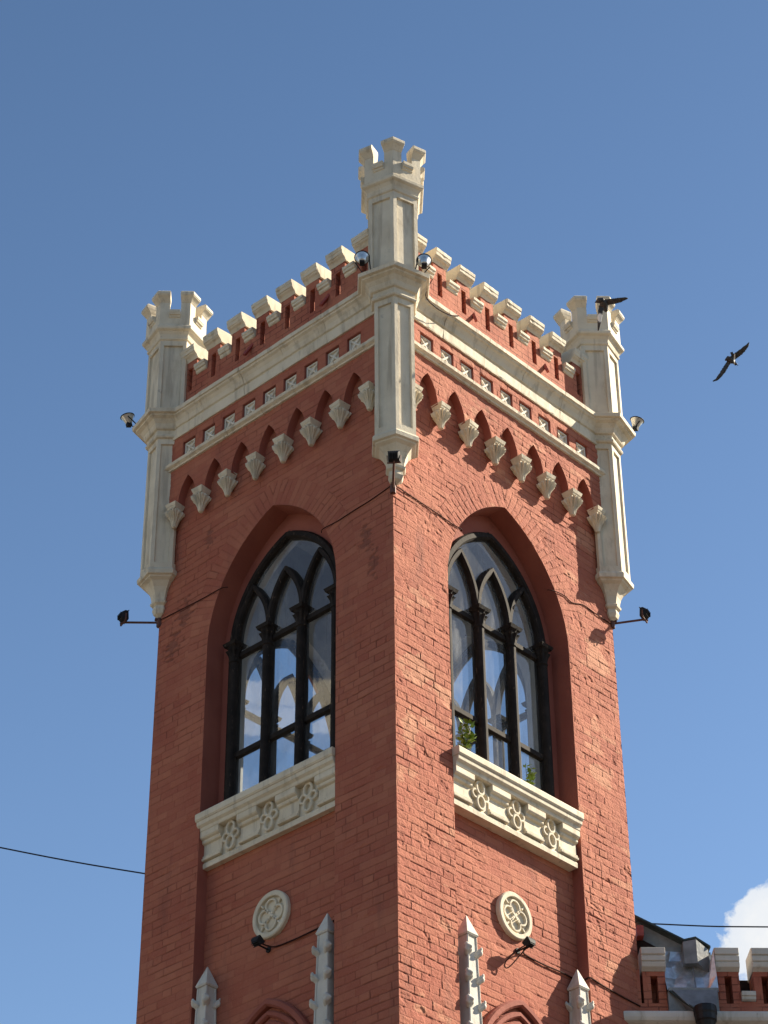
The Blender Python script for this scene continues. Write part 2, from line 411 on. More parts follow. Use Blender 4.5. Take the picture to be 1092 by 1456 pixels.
CH, BP, BF = 0.1155, 0.577, 0.667
def brickwork(x, z, seed, vis_lo, vis_hi, rough, ring=False):
    pk = sstep(np.float64(rough), 0.75, 1.0)
    zz = z + 0.016 * (vn(x * 1.2, z * 2, seed) - 0.5) + 0.010 * (vn(x * 5, z * 5, seed + 1) - 0.5)
    xx = x + 0.014 * (vn(x * 4, z * 9, seed + 2) - 0.5)
    row = np.floor(zz / CH); fz = zz / CH - row
    offs = (row % 2) * BP * 0.5 + (_h(row, row * 0 + 3, seed) - 0.5) * 0.12
    xs = (xx + offs) / BP; k = np.floor(xs); fx = xs - k
    A = fx < BF
    loc = np.where(A, fx / BF, (fx - BF) / (1 - BF)); wid = np.where(A, BP * BF, BP * (1 - BF)); bid = 2 * k + np.where(A, 0, 1)
    hgt = CH + 0 * x
    rw = row
    if ring:
        rr = np.sqrt((np.abs(x) + OC) ** 2 + (z - OZ) ** 2); th = np.arctan2(z - OZ, np.abs(x) + OC)
        inr = (z > OZ) & (rr > OR) & (rr < OR + 0.43)
        st = th * 2.35 / CH + 0.25 * (vn(x * 3, z * 3, seed + 5) - 0.5); r_row = np.floor(st) + 500 + 1000 * (x > 0)
        lf = (rr - OR) / 0.43 + 0.03 * (vn(x * 5, z * 5, seed + 9) - .5)
        odd = (np.floor(st) % 2) < 1
        l2 = np.where(odd, lf, np.where(lf < 0.5, lf * 2, lf * 2 - 1)); w2 = np.where(odd, 0.43, 0.215); b2 = np.where(odd, 0, np.where(lf < 0.5, 1, 2))
        loc = np.where(inr, np.clip(l2, 0, 1), loc); wid = np.where(inr, w2, wid); bid = np.where(inr, b2, bid); fz = np.where(inr, st - np.floor(st), fz); rw = np.where(inr, r_row, rw)
    dx = np.minimum(loc, 1 - loc) * wid; dz = np.minimum(fz, 1 - fz) * hgt
    vis = vis_lo + (vis_hi - vis_lo) * sstep(fbm(x * 1.1, z * 1.1, seed + 11, 3), 0.36, 0.62)
    jl = 0.55 + 0.45 * sstep(vn(x * 2.3, np.round(zz / CH) * 3.7, seed + 12), 0.25, 0.6)
    jv = 0.15 + 0.85 * sstep(_h(bid, rw, seed + 13), 0.4, 0.9)
    mw = 0.0054 + 0.0032 * vn(x * 7, z * 7, seed + 14)
    mz = (1 - sstep(dz, mw * 0.45, mw * 1.5)) * jl; mx = (1 - sstep(dx, mw * 0.45, mw * 1.5)) * jv
    mort = np.clip(np.maximum(mz, mx) * vis, 0, 1)
    tone = _h(bid, rw, seed + 20)
    tilt = (_h(bid, rw, seed + 21) - 0.5) * (fz - 0.5) * 0.007 + (_h(bid, rw, seed + 22) - 0.5) * (loc - 0.5) * 0.010
    lump = (fbm(x * 9, z * 13, seed + 30, 3) - 0.5) * 0.010 * rough + (vn(x * 38, z * 46, seed + 31) - 0.5) * 0.0045 * rough
    chip = sstep(fbm(x * 3.1, z * 4.3, seed + 40, 4), 0.66, 0.74)
    h = -0.010 * mort + (tone - 0.5) * 0.005 * rough + tilt * rough + lump - 0.009 * chip * (0.4 + vn(x * 16, z * 20, seed + 41)) * rough
    peel = sstep(fbm(x * 1.6, z * 3.4, seed + 50, 5) + 0.10 * (tone - 0.5), 0.66, 0.73) * 0.7 * pk
    return h, mort, tone, peel

def grid_wall(name, bounds, z0, z1, dz, dx, off, seed=1, vis=(0.2, 1.0), rough=1.0, ring=False, disp=True, mat=None, peel_spots=(), spalls=(), edge=2.5, extra=(), weld=False):
    """rows of quads; bounds(z) -> list of (xa, xb) segments (constant count)"""
    nz = max(int(round((z1 - z0) / dz)), 1); zs = np.sort(np.concatenate([np.linspace(z0, z1, nz + 1), np.array(extra, float)])); nz = len(zs) - 1
    B = np.array([bounds(float(z)) for z in zs])                       # nz+1, nseg, 2
    VX, VZ, FD, faces = [], [], [], []; base = 0
    for s in range(B.shape[1]):
        a = B[:, s, 0]; b = B[:, s, 1]
        n = max(int(math.ceil((b - a).max() / dx)), 1)
        t = np.linspace(0, 1, n + 1)
        X = a[:, None] + (b - a)[:, None] * t[None, :]
        Z = np.repeat(zs[:, None], n + 1, 1)
        ea = np.where(np.abs(np.abs(a) - edge) < 1e-4, 0.35, 0.0)
        eb = np.where(np.abs(np.abs(b) - edge) < 1e-4, 0.35, 0.0)
        if s > 0: ea = ea + np.where(a - B[:, s - 1, 1] < 1e-6, 1.0, 0)
        if s < B.shape[1] - 1: eb = eb + np.where(B[:, s + 1, 0] - b < 1e-6, 1.0, 0)
        fa = np.clip(ea[:, None] + (X - a[:, None]) / 0.02, 0, 1); fb = np.clip(eb[:, None] + (b[:, None] - X) / 0.02, 0, 1)
        VX.append(X.ravel()); VZ.append(Z.ravel()); FD.append(np.minimum(fa, fb).ravel())
        idx = base + np.arange((nz + 1) * (n + 1)).reshape(nz + 1, n + 1)
        faces.append(np.stack([idx[:-1, :-1], idx[:-1, 1:], idx[1:, 1:], idx[1:, :-1]], -1).reshape(-1, 4)); base += (nz + 1) * (n + 1)
    X = np.concatenate(VX); Z = np.concatenate(VZ); F = np.concatenate(faces); fd = np.concatenate(FD)
    h, mort, tone, peel = brickwork(X, Z, seed, vis[0], vis[1], rough, ring)
    for (px, pz, rx, rz_) in peel_spots:
        d = np.sqrt(((X - px) / rx) ** 2 + ((Z - pz) / rz_) ** 2)
        peel = np.maximum(peel, sstep(1.0 - d + 1.4 * (fbm(X * 5, Z * 8, seed + 70, 4) - 0.5), 0.15, 0.4) * 0.9)
    spall = 0 * X
    for (px, pz, rx, rz_) in spalls:
        d = np.sqrt(((X - px) / rx) ** 2 + ((Z - pz) / rz_) ** 2)
        spall = np.maximum(spall, sstep(0.9 - d + 2.8 * (fbm(X * 11, Z * 24, seed + 80, 5) - 0.5), 0.1, 0.5))
    h = h - 0.014 * spall * (0.3 + 0.7 * vn(X * 30, Z * 34, seed + 81))
    Y = -(off + (h * fd if disp else 0 * h))
    me = bpy.data.meshes.new(name)
    me.vertices.add(len(X)); me.vertices.foreach_set('co', np.stack([X, Y, Z], -1).ravel().astype(np.float32))
    me.loops.add(F.size); me.loops.foreach_set('vertex_index', F.ravel().astype(np.int32))
    me.polygons.add(len(F)); me.polygons.foreach_set('loop_start', np.arange(0, F.size, 4, dtype=np.int32))
    me.update(calc_edges=True)
    me.polygons.foreach_set('use_smooth', np.ones(len(F), bool))
    for nme, arr in (('mortar', mort), ('tone', tone), ('peel', peel), ('spall', spall)):
        at = me.attributes.new(nme, 'FLOAT', 'POINT'); at.data.foreach_set('value', arr.astype(np.float32))
    me.materials.append(mat or M['brick']); me.validate()
    if weld:
        bm = bmesh.new(); bm.from_mesh(me); bmesh.ops.remove_doubles(bm, verts=bm.verts, dist=2e-5); bm.to_mesh(me); bm.free()
    return me

# ------------------------------------------------------------------ setting
g = MB()
gm = MB(); gm.box(-900, 900, -900, 900, -0.5, 0.0)
ground = link('ground', gm.mesh('ground', M['ground'])); ground['kind'] = 'structure'

# ------------------------------------------------------------------ the tower
PI = math.pi
tower = thing('brick_tower', 'tall square red brick tower with cream stone turrets, battlements and pointed arch windows', 'tower', (2.5, 2.5, 0))
# each side in its own frame: x along the wall from its middle, -y outward
FACES = dict(R=((2.5, 0, 0), 0.0), L=((0, 2.5, 0), -PI / 2), X=((5, 2.5, 0), PI / 2), Y=((2.5, 5, 0), PI))
ZB, ZT, ARC0, STR = 13.6, 24.97, 24.18, 24.97
def on(face, name, me, x=0.0, off=0.0, z=0.0):
    (lx, ly, lz), rz = FACES[face]
    c, s = math.cos(rz), math.sin(rz); y = -off
    return link(name, me, tower, (lx + x * c - y * s, ly + x * s + y * c, z), rz)

def wall_bounds(z):
    w = hw_outer(z); return [(-2.5, -w), (w, 2.5)]
wall_R = grid_wall('brick_wall', wall_bounds, ZB, ZT, 0.0082, 0.0105, 0.0, 3, (0.5, 1.0), 1.0, True,
                   peel_spots=[(-2.0, 19.3, 0.45, 0.30), (-1.55, 19.15, 0.5, 0.16), (2.05, 21.4, 0.35, 0.35), (1.9, 19.3, 0.3, 0.25), (-2.2, 18.3, .2, .3)])
wall_L = grid_wall('brick_wall', wall_bounds, ZB, ZT, 0.0095, 0.0125, 0.0, 17, (0.50, 1.0), 0.78, True, spalls=[(-1.92, 22.13, 0.22, 0.30), (-2.17, 21.66, 0.22, 0.35), (1.95, 21.6, 0.17, 0.32), (2.1, 21.1, 0.10, 0.25), (-1.4, 23.3, 0.12, 0.25), (-0.9, 14.9, .1, .1)])
coarse = lambda nm, b, z0, z1, off, mat, dz=0.12: grid_wall(nm, b, z0, z1, dz, 5.0, off, disp=False, mat=mat)
wall_B = coarse('brick_wall', wall_bounds, ZB, 26.0, 0.0, M['brick_s'])
on('R', 'brick_wall', wall_R); on('L', 'brick_wall', wall_L)
for fc in 'XY': on(fc, 'brick_wall', wall_B)
# lower body down to the ground (outside the picture)
lb = MB()
lb.box(-2.5, 2.5, -2.5, 2.5, 0.0, ZB)
link('lower_body', lb.mesh('lower_body', M['brick_s']), tower, (2.5, 2.5, 0))
# recessed panel under the windows
panel_b = lambda z: [(-OA - 0.01, OA + 0.01)]
panel_R = grid_wall('niche_panel', panel_b, ZB, 18.0, 0.0082, 0.0105, -0.19, 29, (0.45, 1.0), 0.7, edge=OA + 0.01)
panel_L = grid_wall('niche_panel', panel_b, ZB, 18.0, 0.0115, 0.0135, -0.19, 37, (0.45, 1.0), 0.6, edge=OA + 0.01)
on('R', 'niche_panel', panel_R); on('L', 'niche_panel', panel_L)
# reveals of the niche and the inner wall round the window
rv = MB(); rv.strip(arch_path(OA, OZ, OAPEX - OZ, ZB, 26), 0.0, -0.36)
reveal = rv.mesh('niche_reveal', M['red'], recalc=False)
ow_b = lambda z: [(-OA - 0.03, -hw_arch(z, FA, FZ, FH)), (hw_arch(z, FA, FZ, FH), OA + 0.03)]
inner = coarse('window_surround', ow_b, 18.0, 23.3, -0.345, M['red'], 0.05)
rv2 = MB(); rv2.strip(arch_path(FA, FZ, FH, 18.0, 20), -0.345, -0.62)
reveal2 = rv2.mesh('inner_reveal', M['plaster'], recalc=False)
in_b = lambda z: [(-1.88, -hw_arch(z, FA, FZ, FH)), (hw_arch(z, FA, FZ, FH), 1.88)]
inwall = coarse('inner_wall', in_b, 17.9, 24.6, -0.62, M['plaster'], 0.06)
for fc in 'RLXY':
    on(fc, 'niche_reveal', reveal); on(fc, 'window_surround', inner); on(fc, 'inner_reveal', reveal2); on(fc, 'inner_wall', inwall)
fl = MB(); fl.box(-1.9, 1.9, -1.9, 1.9, 17.7, 17.92); fl.box(-1.9, 1.9, -1.9, 1.9, 24.55, 24.75)
for k in range(3): fl.box(-1.9, 1.9, -1.3 + k * 1.3 - 0.09, -1.3 + k * 1.3 + 0.09, 24.3, 24.56)
link('ceiling_and_floor', fl.mesh('ceiling_and_floor', M['plaster']), tower, (2.5, 2.5, 0))
rs = MB(); rs.box(-2.42, 2.42, -2.42, 2.42, 25.9, 26.02)
link('flat_roof', rs.mesh('flat_roof', M['roof']), tower, (2.5, 2.5, 0))

# arcade plate on corbels, frieze, string course, cornice
AO = 0.14; AP = 0.615; AW = 0.205; AH = 0.49; AS = 24.18
acen = [(i - 3) * AP for i in range(7)]
def arc_bounds(z):
    e = [-2.5]
    w = hw_arch(z, AW, AS, AH) if z < AS + AH else 0.0
    for c in acen: e += [c - w, c + w]
    e += [2.5]
    return [(e[2 * i], e[2 * i + 1]) for i in range(8)]
def arcade(seed, vis, rough):
    return grid_wall('corbel_arcade', arc_bounds, ARC0, STR, 0.0115, 0.0125, AO, seed, vis, rough, weld=True)
on('R', 'corbel_arcade', arcade(43, (0.35, 1.0), 1.0)); on('L', 'corbel_arcade', arcade(47, (0.35, 1.0), 0.6))
ar = MB()
for c in acen: ar.strip(arch_path(AW, AS, AH, None, 12, c), AO, -0.01)
ed = [-2.5] + [v for c in acen for v in (c - AW, c + AW)] + [2.5]
for i in range(8): ar.quad((ed[2 * i], -AO, ARC0), (ed[2 * i + 1], -AO, ARC0), (ed[2 * i + 1], 0.01, ARC0), (ed[2 * i], 0.01, ARC0))
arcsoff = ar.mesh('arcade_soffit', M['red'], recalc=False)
pcen = [(i - 4) * 0.4628 for i in range(9)]; PW = 0.142; PZ0, PZ1 = 25.11, 25.40
def fr_b(z):
    e = [-2.5]
    w = PW if PZ0 <= z <= PZ1 else 0.0
    for c in pcen: e += [c - w, c + w]
    e += [2.5]
    return [(e[2 * i], e[2 * i + 1]) for i in range(10)]
full_b = lambda z: [(-2.5, 2.5)]
for fc, sd, vs, ro in (('R', 51, (0.35, 1.0), 0.9), ('L', 53, (0.1, 0.8), 0.6)):
    on(fc, 'frieze', grid_wall('frieze', fr_b, 24.97, 25.62, 0.0115, 0.0125, AO, sd, vs, ro, extra=(PZ0 - .0006, PZ0, PZ1, PZ1 + .0006), weld=True))
fr = MB(); fr.strip([(-PW, PZ0), (-PW, PZ1), (PW, PZ1), (PW, PZ0), (-PW, PZ0)], AO + 0.004, -0.01)
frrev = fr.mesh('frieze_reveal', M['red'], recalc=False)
string = lambda a, b: MB().rough_prof([(0.12, 24.925), (0.175, 24.93), (0.18, 24.955), (0.225, 24.985), (0.232, 25.035), (0.205, 25.055), (0.12, 25.085)], a, b, 14, 0.003, a).mesh('string_course', M['stone'])
CORN = [(0.10, 25.56), (0.165, 25.56), (0.17, 25.585), (0.178, 25.73), (0.160, 25.745), (0.163, 25.765), (0.19, 25.78), (0.215, 25.86), (0.25, 25.915), (0.285, 25.94), (0.29, 25.965), (0.315, 25.975), (0.32, 26.045), (0.05, 26.075), (-0.1, 26.075), (-0.1, 25.6)]
cornice = lambda a, b: MB().rough_prof(CORN, a, b, 14, 0.003, a, 3).mesh('cornice', M['stone'])
for fc in 'RL':
    on(fc, 'arcade_soffit', arcsoff); 
    for c in pcen: on(fc, 'frieze_reveal', frrev, c)
    rc = random.Random(fc)
    for nm, me_, cuts in (('string_course', string, (-2.45, -1.62, -0.9, -0.1, 0.62, 1.5, 2.45)), ('cornice', cornice, (-2.42, -1.5, -0.55, 0.35, 1.3, 2.42))):
        for a, b in zip(cuts[:-1], cuts[1:]):
            on(fc, nm, me_(a + 0.004, b - 0.004), 0, rc.uniform(-.004, .004), rc.uniform(-.003, .003))

# lattice panels
lp = MB(); s_ = 0.132; zc = (PZ0 + PZ1) / 2; lo = 0.075
lp.box(-s_, s_, -lo, 0.01, -s_, s_)
f0, f1 = -lo, -(lo + 0.03)
for a in (-1, 1):
    lp.box(min(a * s_, a * (s_ - 0.026)), max(a * s_, a * (s_ - 0.026)), f1, f0, -s_, s_)
    lp.box(-s_ + 0.026, s_ - 0.026, f1, f0, min(a * s_, a * (s_ - 0.026)), max(a * s_, a * (s_ - 0.026)))
i_ = s_ - 0.02
for k, a in enumerate((-1, 1)): lp.bar([(-i_ * a, -i_), (i_ * a, i_)], 0.036, lo - 0.002, lo + 0.026 + 0.003 * k)
lattice = lp.mesh('lattice_panel', M['white'])
# corbels: abacus slab over a leafy bell tapering to a point
def corbel_mesh():
    m = MB(); rnd = random.Random(5)
    m.frustum(0, -0.085, 24.21, 24.265, 0.098, 0.10, 0.112, 0.115)
    m.frustum(0, -0.08, 24.165, 24.21, 0.08, 0.085, 0.098, 0.10)
    N = 40; rings = []
    prof = [(0.018, 23.835, 0.0), (0.034, 23.845, 0.0), (0.042, 23.88, 0.2), (0.050, 23.925, 0.4), (0.062, 23.97, 0.6), (0.082, 24.015, 0.8), (0.108, 24.06, 1.0), (0.124, 24.095, 1.0), (0.122, 24.12, 0.9), (0.095, 24.135, 0.4), (0.088, 24.15, 0.2), (0.098, 24.175, 0.2)]
    for r, z, fl_ in prof:
        ring = []
        for j in range(N):
            a = 2 * PI * j / N
            corner = abs(math.sin(2 * a)) ** 2.5
            leaf = abs(math.cos(4 * a)) ** 3
            rr = r * (1 + 0.26 * corner * fl_ - 0.20 * leaf * fl_ + 0.09 * math.cos(20 * a) * (0.3 + fl_))
            rr *= 1 + 0.05 * rnd.uniform(-1, 1)
            ring.append((rr * math.cos(a), -0.075 + rr * math.sin(a) * 1.15, z + 0.022 * leaf * fl_ - 0.012 * corner * fl_))
        rings.append(ring)
    m.loft(rings)
    return m.mesh('corbel', M['stone'])
corbel = corbel_mesh()
for fc in 'RL':
    for c in pcen: on(fc, 'lattice_panel', lattice, c, 0.0, zc)
    for i in range(8): 
        o = on(fc, 'corbel', corbel, (i - 3.5) * AP, 0.03, -0.055); rr_ = random.Random(i * 7 + ord(fc)); sc_ = rr_.uniform(0.95, 1.06)
        o.rotation_euler.z += rr_.uniform(-.10, .10); o.scale = (sc_, sc_, 1)

# parapet and merlons
PO, PI_ = 0.06, -0.26; MP = 0.5714; MC = [(i - 3.5) * MP for i in range(8)]
pa = MB(); pa.box(-2.3, 2.3, -PO, -PI_, 26.05, 26.52)
edges = [-2.3] + [v for c in MC for v in (c - 0.15, c + 0.15)] + [2.3]
for i in range(9): pa.box(edges[2 * i], edges[2 * i + 1], -PO, -PI_, 26.52, 26.80)
parapet = pa.mesh('parapet', M['brick_s'])
mm = MB()
mm.box(-0.15, -0.054, -PO - 0.002, -PI_, 26.52, 27.19); mm.box(0.054, 0.15, -PO - 0.002, -PI_, 26.52, 27.19)
mm.box(-0.054, 0.054, -PO - 0.002, -PI_, 27.00, 27.19); mm.box(-0.054, 0.054, -PI_ + 0.06, -PI_ + 0.10, 26.45, 27.05)
merlon = mm.mesh('merlon', M['brick_s'])
CAPP = [(-0.29, 27.15), (0.05, 27.15), (0.062, 27.175), (0.085, 27.21), (0.118, 27.232), (0.125, 27.25), (0.142, 27.258), (0.147, 27.315), (0.157, 27.323), (0.162, 27.385), (0.15, 27.40), (-0.29, 27.43)]
mcaps = [MB().rough_prof([(o + (0.012 if o > 0 else 0), z) for o, z in CAPP], -0.178, 0.178, 6, 0.0035, k + 60).mesh('coping_cap', M['stone'], bevel=0.004) for k in range(6)]
SB = [(-0.28, 26.78), (0.065, 26.78), (0.085, 26.80), (0.09, 26.835), (0.115, 26.845), (0.125, 26.885), (0.14, 26.895), (0.14, 26.95), (-0.28, 26.975)]
sblocks = [MB().rough_prof(SB, -0.122, 0.122, 4, 0.003, k + 80).mesh('crenel_sill', M['stone'], bevel=0.003) for k in range(5)]
strut = MB().tube([(0.02, 0.02, 26.80), (-0.10, -0.16, 26.42)], 0.032, 4).mesh('steel_strut', M['redpaint'])
for fc in 'RL':
    on(fc, 'parapet', parapet)
    for i, c in enumerate(MC):
        rm_ = random.Random(i * 13 + ord(fc))
        p = on(fc, 'merlon', merlon, c + rm_.uniform(-.006, .006)); q = sub('coping_cap', mcaps[rm_.randrange(6)], p, (rm_.uniform(-.006, .006), rm_.uniform(-.008, .006), rm_.uniform(-.004, .008)), rm_.uniform(-.018, .018))
        if i < 7: on(fc, 'crenel_sill', sblocks[rm_.randrange(5)], c + MP / 2, rm_.uniform(-.006, .008), rm_.uniform(-.006, .006))
for c in (-MP * 1 - 0.02, MP * 2 + 0.02): on('R', 'steel_strut', strut, c)
for c in (-MP * 1 + 0.08, MP * 2 + 0.1): on('L', 'steel_strut', strut, c)

# hexagonal corner turrets (vertex towards local +x)
def hexr(R, z, ph=0.0): return [(R * math.cos(PI / 3 * k + ph), R * math.sin(PI / 3 * k + ph), z) for k in range(6)]
def hex_panel(m, R, z0, z1, ms, mt, dep):
    V0 = [Vector(p) for p in hexr(R, z0)]; V1 = [Vector(p) for p in hexr(R, z1)]
    for k in range(6):
        bl, br, tl, tr = V0[k], V0[(k + 1) % 6], V1[k], V1[(k + 1) % 6]
        t = (br - bl); L = t.length; t.normalize(); nrm = Vector(((bl.x + br.x), (bl.y + br.y), 0)).normalized()
        P = lambda s, z, d=0.0: bl + t * s + Vector((0, 0, z - z0)) - nrm * d
        a, b, c, d = P(ms, z0 + mt), P(L - ms, z0 + mt), P(L - ms, z1 - mt), P(ms, z1 - mt)
        a2, b2, c2, d2 = P(ms + .006, z0 + mt + .006, dep), P(L - ms - .006, z0 + mt + .006, dep), P(L - ms - .006, z1 - mt - .006, dep), P(ms + .006, z1 - mt - .006, dep)
        m.quad(bl, br, b, a); m.quad(br, tr, c, b); m.quad(tr, tl, d, c); m.quad(tl, bl, a, d)
        m.quad(a, b, b2, a2); m.quad(b, c, c2, b2); m.quad(c, d, d2, c2); m.quad(d, a, a2, d2); m.quad(a2, b2, c2, d2)
def turret_meshes(k):
    Z = lambda z: 26.06 + (z - 26.06) * k
    pend = MB()
    pend.loft([hexr(r, z) for r, z in ((0.02, 22.27), (0.10, 22.33), (0.125, 22.40), (0.11, 22.47), (0.155, 22.50), (0.165, 22.535), (0.14, 22.555), (0.145, 22.60), (0.165, 22.68), (0.21, 22.77), (0.275, 22.85), (0.335, 22.885), (0.345, 22.905), (0.385, 22.92), (0.392, 22.985), (0.375, 23.02), (0.345, 23.045))])
    lo = MB(); hex_panel(lo, 0.345, 23.04, 25.60, 0.058, 0.11, 0.032)
    cap = MB()
    cap.loft([hexr(r, z) for r, z in ((0.345, 25.595), (0.385, 25.605), (0.40, 25.63), (0.39, 25.66), (0.365, 25.675), (0.372, 25.75), (0.41, 25.765), (0.425, 25.79), (0.445, 25.85), (0.50, 25.915), (0.565, 25.945), (0.575, 25.97), (0.625, 25.98), (0.635, 26.045), (0.60, 26.07), (0.45, 26.10))])
    up = MB(); hex_panel(up, 0.44, 26.085, Z(27.65), 0.062, 0.11, 0.034)
    col = MB()
    col.loft([hexr(r, Z(z)) for r, z in ((0.44, 27.645), (0.465, 27.66), (0.475, 27.69), (0.46, 27.71), (0.475, 27.76), (0.51, 27.81), (0.545, 27.83), (0.56, 27.845), (0.565, 27.895), (0.53, 27.93), (0.515, 27.945))])
    crown = MB()
    Ro, Ri = 0.51, 0.36
    crown.loft([hexr(Ro, Z(27.94)), hexr(Ro, Z(28.22)), hexr(Ri, Z(28.22)), hexr(Ri, Z(27.94))])
    mer, caps = [], []
    def vtx(Rr, kk): return Vector((Rr * math.cos(PI / 3 * kk), Rr * math.sin(PI / 3 * kk), 0))
    def foot(kk, ro, ri, half_gap):
        """plan outline wrapping vertex kk"""
        pts = []
        for Rr, order in ((ro, 1), (ri, -1)):
            v = vtx(Rr, kk); a = vtx(Rr, kk - 1); b = vtx(Rr, kk + 1)
            ma = (v + a) / 2 + (v - a).normalized() * half_gap; mb = (v + b) / 2 + (v - b).normalized() * half_gap
            pts += [ma, v, mb] if order == 1 else [mb, v, ma]
        return pts
    g_ = 0.096
    for kk in range(6):
        m = MB(); f = foot(kk, Ro - 0.001, Ri + .001, g_)
        m.loft([[(p.x, p.y, Z(28.21)) for p in f], [(p.x, p.y, Z(28.47)) for p in f]])
        mer.append(m)
        c = MB(); rings = []
        for ro, z, gg in ((0.515, 28.455, g_), (0.53, 28.48, g_ - .004), (0.545, 28.50, g_ - .006), (0.575, 28.535, g_ - .008), (0.60, 28.555, g_ - .01), (0.605, 28.57, g_ - .012), (0.615, 28.575, g_ - .012), (0.615, 28.63, g_ - .012), (0.58, 28.665, g_ - 0.004)):
            ff = foot(kk, ro, Ri - 0.01, gg); rings.append([(p.x, p.y, Z(z)) for p in ff])
        c.loft(rings); caps.append(c)
    sills = []
    for kk in range(6):
        m = MB(); v = vtx(Ro, kk); b = vtx(Ro, kk + 1); mid = (v + b) / 2; t = (b - v).normalized(); nrm = mid.normalized()
        sec = [(-0.13, 28.10), (0.0, 28.10), (0.02, 28.115), (0.025, 28.145), (0.045, 28.15), (0.055, 28.185), (0.06, 28.19), (0.06, 28.245), (-0.13, 28.26)]
        rings = [[(mid + t * s + nrm * o).to_tuple()[:2] + (Z(z),) for o, z in sec] for s in (-g_ + .004, g_ - .004)]
        m.loft(rings); sills.append(m)
    S = M['stone']
    bv = 0.004
    return dict(pend=pend.mesh('pendant', S), lo=lo.mesh('lower_shaft', S), cap=cap.mesh('turret_cornice', S), up=up.mesh('upper_shaft', S), col=col.mesh('collar', S),
                crown=crown.mesh('crown', S), mer=[m.mesh('turret_merlon', S) for m in mer], caps=[m.mesh('merlon_cap', S, bevel=bv) for m in caps], sills=[m.mesh('crenel_sill', S) for m in sills])
def place_turret(T, loc, ang):
    o = link('corner_turret', T['lo'], tower, loc, ang)
    sub('pendant', T['pend'], o); sub('turret_cornice', T['cap'], o); sub('upper_shaft', T['up'], o); sub('collar', T['col'], o); sub('crown', T['crown'], o)
    for k in range(6):
        sub('turret_merlon', T['mer'][k], o); sub('merlon_cap', T['caps'][k], o); sub('crenel_sill', T['sills'][k], o)
T_near = turret_meshes(1.028); T_side = turret_meshes(0.985)
place_turret(T_near, (0.03, -0.03, 0), rad(225)); place_turret(T_side, (0, 5, 0), rad(135)); place_turret(T_side, (5, 0, 0), rad(315)); place_turret(T_side, (5, 5, 0), rad(45))

# windows
WZ = 18.36; FO = -0.30
CX = [-1.07, -0.355, 0.355, 1.07]; CAPZ = 21.27
def window_meshes():
    fr = MB()
    fr.bar(arch_path(FA - 0.055, FZ, FH - 0.07, WZ, 20), 0.125, -0.42, -0.285)                 # outer frame
    
    la = 0.355; lh = 0.90
    fr.bar(arch_path(la, CAPZ, lh, None, 12, 0.0), 0.105, -0.42, -0.275)                      # middle lancet
    fr.bar(arch_path(la, CAPZ, lh, None, 12, 0.71), 0.10, -0.42, -0.279)
    fr.bar(arch_path(la, CAPZ, lh, None, 12, -0.71), 0.10, -0.42, -0.283)
    fr.box(-FA + 0.02, FA - 0.02, 0.27, 0.42, WZ - 0.1, WZ + 0.07)
    frame = fr.mesh('window_frame', M['frame'])
    tran = MB().box(-0.307, 0.307, 0.315, 0.40, 0.0, 0.09).mesh('transom', M['frame'], bevel=0.008)
    co = MB(); co.lathe(0, -FO - 0.0, [(0.10, WZ), (0.10, WZ + 0.10), (0.118, WZ + 0.12), (0.105, WZ + 0.17), (0.078, WZ + 0.20), (0.072, 19.6), (0.072, 20.93), (0.088, 20.945), (0.088, 20.975), (0.074, 20.985)], 14)
    co.box(-0.04, 0.04, -FO, 0.42, WZ, 21.05)
    colm = co.mesh('column', M['frame'], smooth=False)
    ca = MB(); N = 32; rings = []
    for r, z, fl_ in ((0.075, 20.98, 0), (0.082, 21.02, .3), (0.088, 21.07, .6), (0.105, 21.12, 1), (0.122, 21.15, 1), (0.095, 21.165, .4), (0.10, 21.19, .3), (0.122, 21.22, .6)):
        rings.append([(r * (1 + .16 * fl_ * math.cos(8 * 2 * PI * j / N)) * math.cos(2 * PI * j / N), -FO + r * (1 + .16 * fl_ * math.cos(8 * 2 * PI * j / N)) * math.sin(2 * PI * j / N), z) for j in range(N)])
    ca.loft(rings); ca.frustum(0, -FO, 21.22, 21.275, 0.115, 0.115, 0.135, 0.135)
    capm = ca.mesh('capital', M['frame'])
    gl = MB(); out = arch_path(FA - 0.05, FZ, FH - 0.05, WZ, 16)
    for a, b in zip(out[:-1], out[1:]): gl.quad((0, 0.375, 20.5), (a[0], 0.375, a[1]), (b[0], 0.375, b[1]))
    gl.quad((0, 0.375, 20.5), (out[-1][0], 0.375, out[-1][1]), (out[0][0], 0.375, out[0][1]))
    pane = gl.mesh('glass_pane', M['glass'])
    return frame, tran, colm, capm, pane
wf, wt, wc, wcap, wg = window_meshes()
for fc in 'RLXY':
    w = on(fc, 'arched_window', wf)
    sub('glass_pane', wg, w)
    for a, b in zip(CX[:-1], CX[1:]):
        for z in (21.03, 19.30): sub('transom', wt, w, ((a + b) / 2, 0, z))
    for x in CX: sub('column', wc, w, (x, 0, 0)); sub('capital', wcap, w, (x, 0, 0))

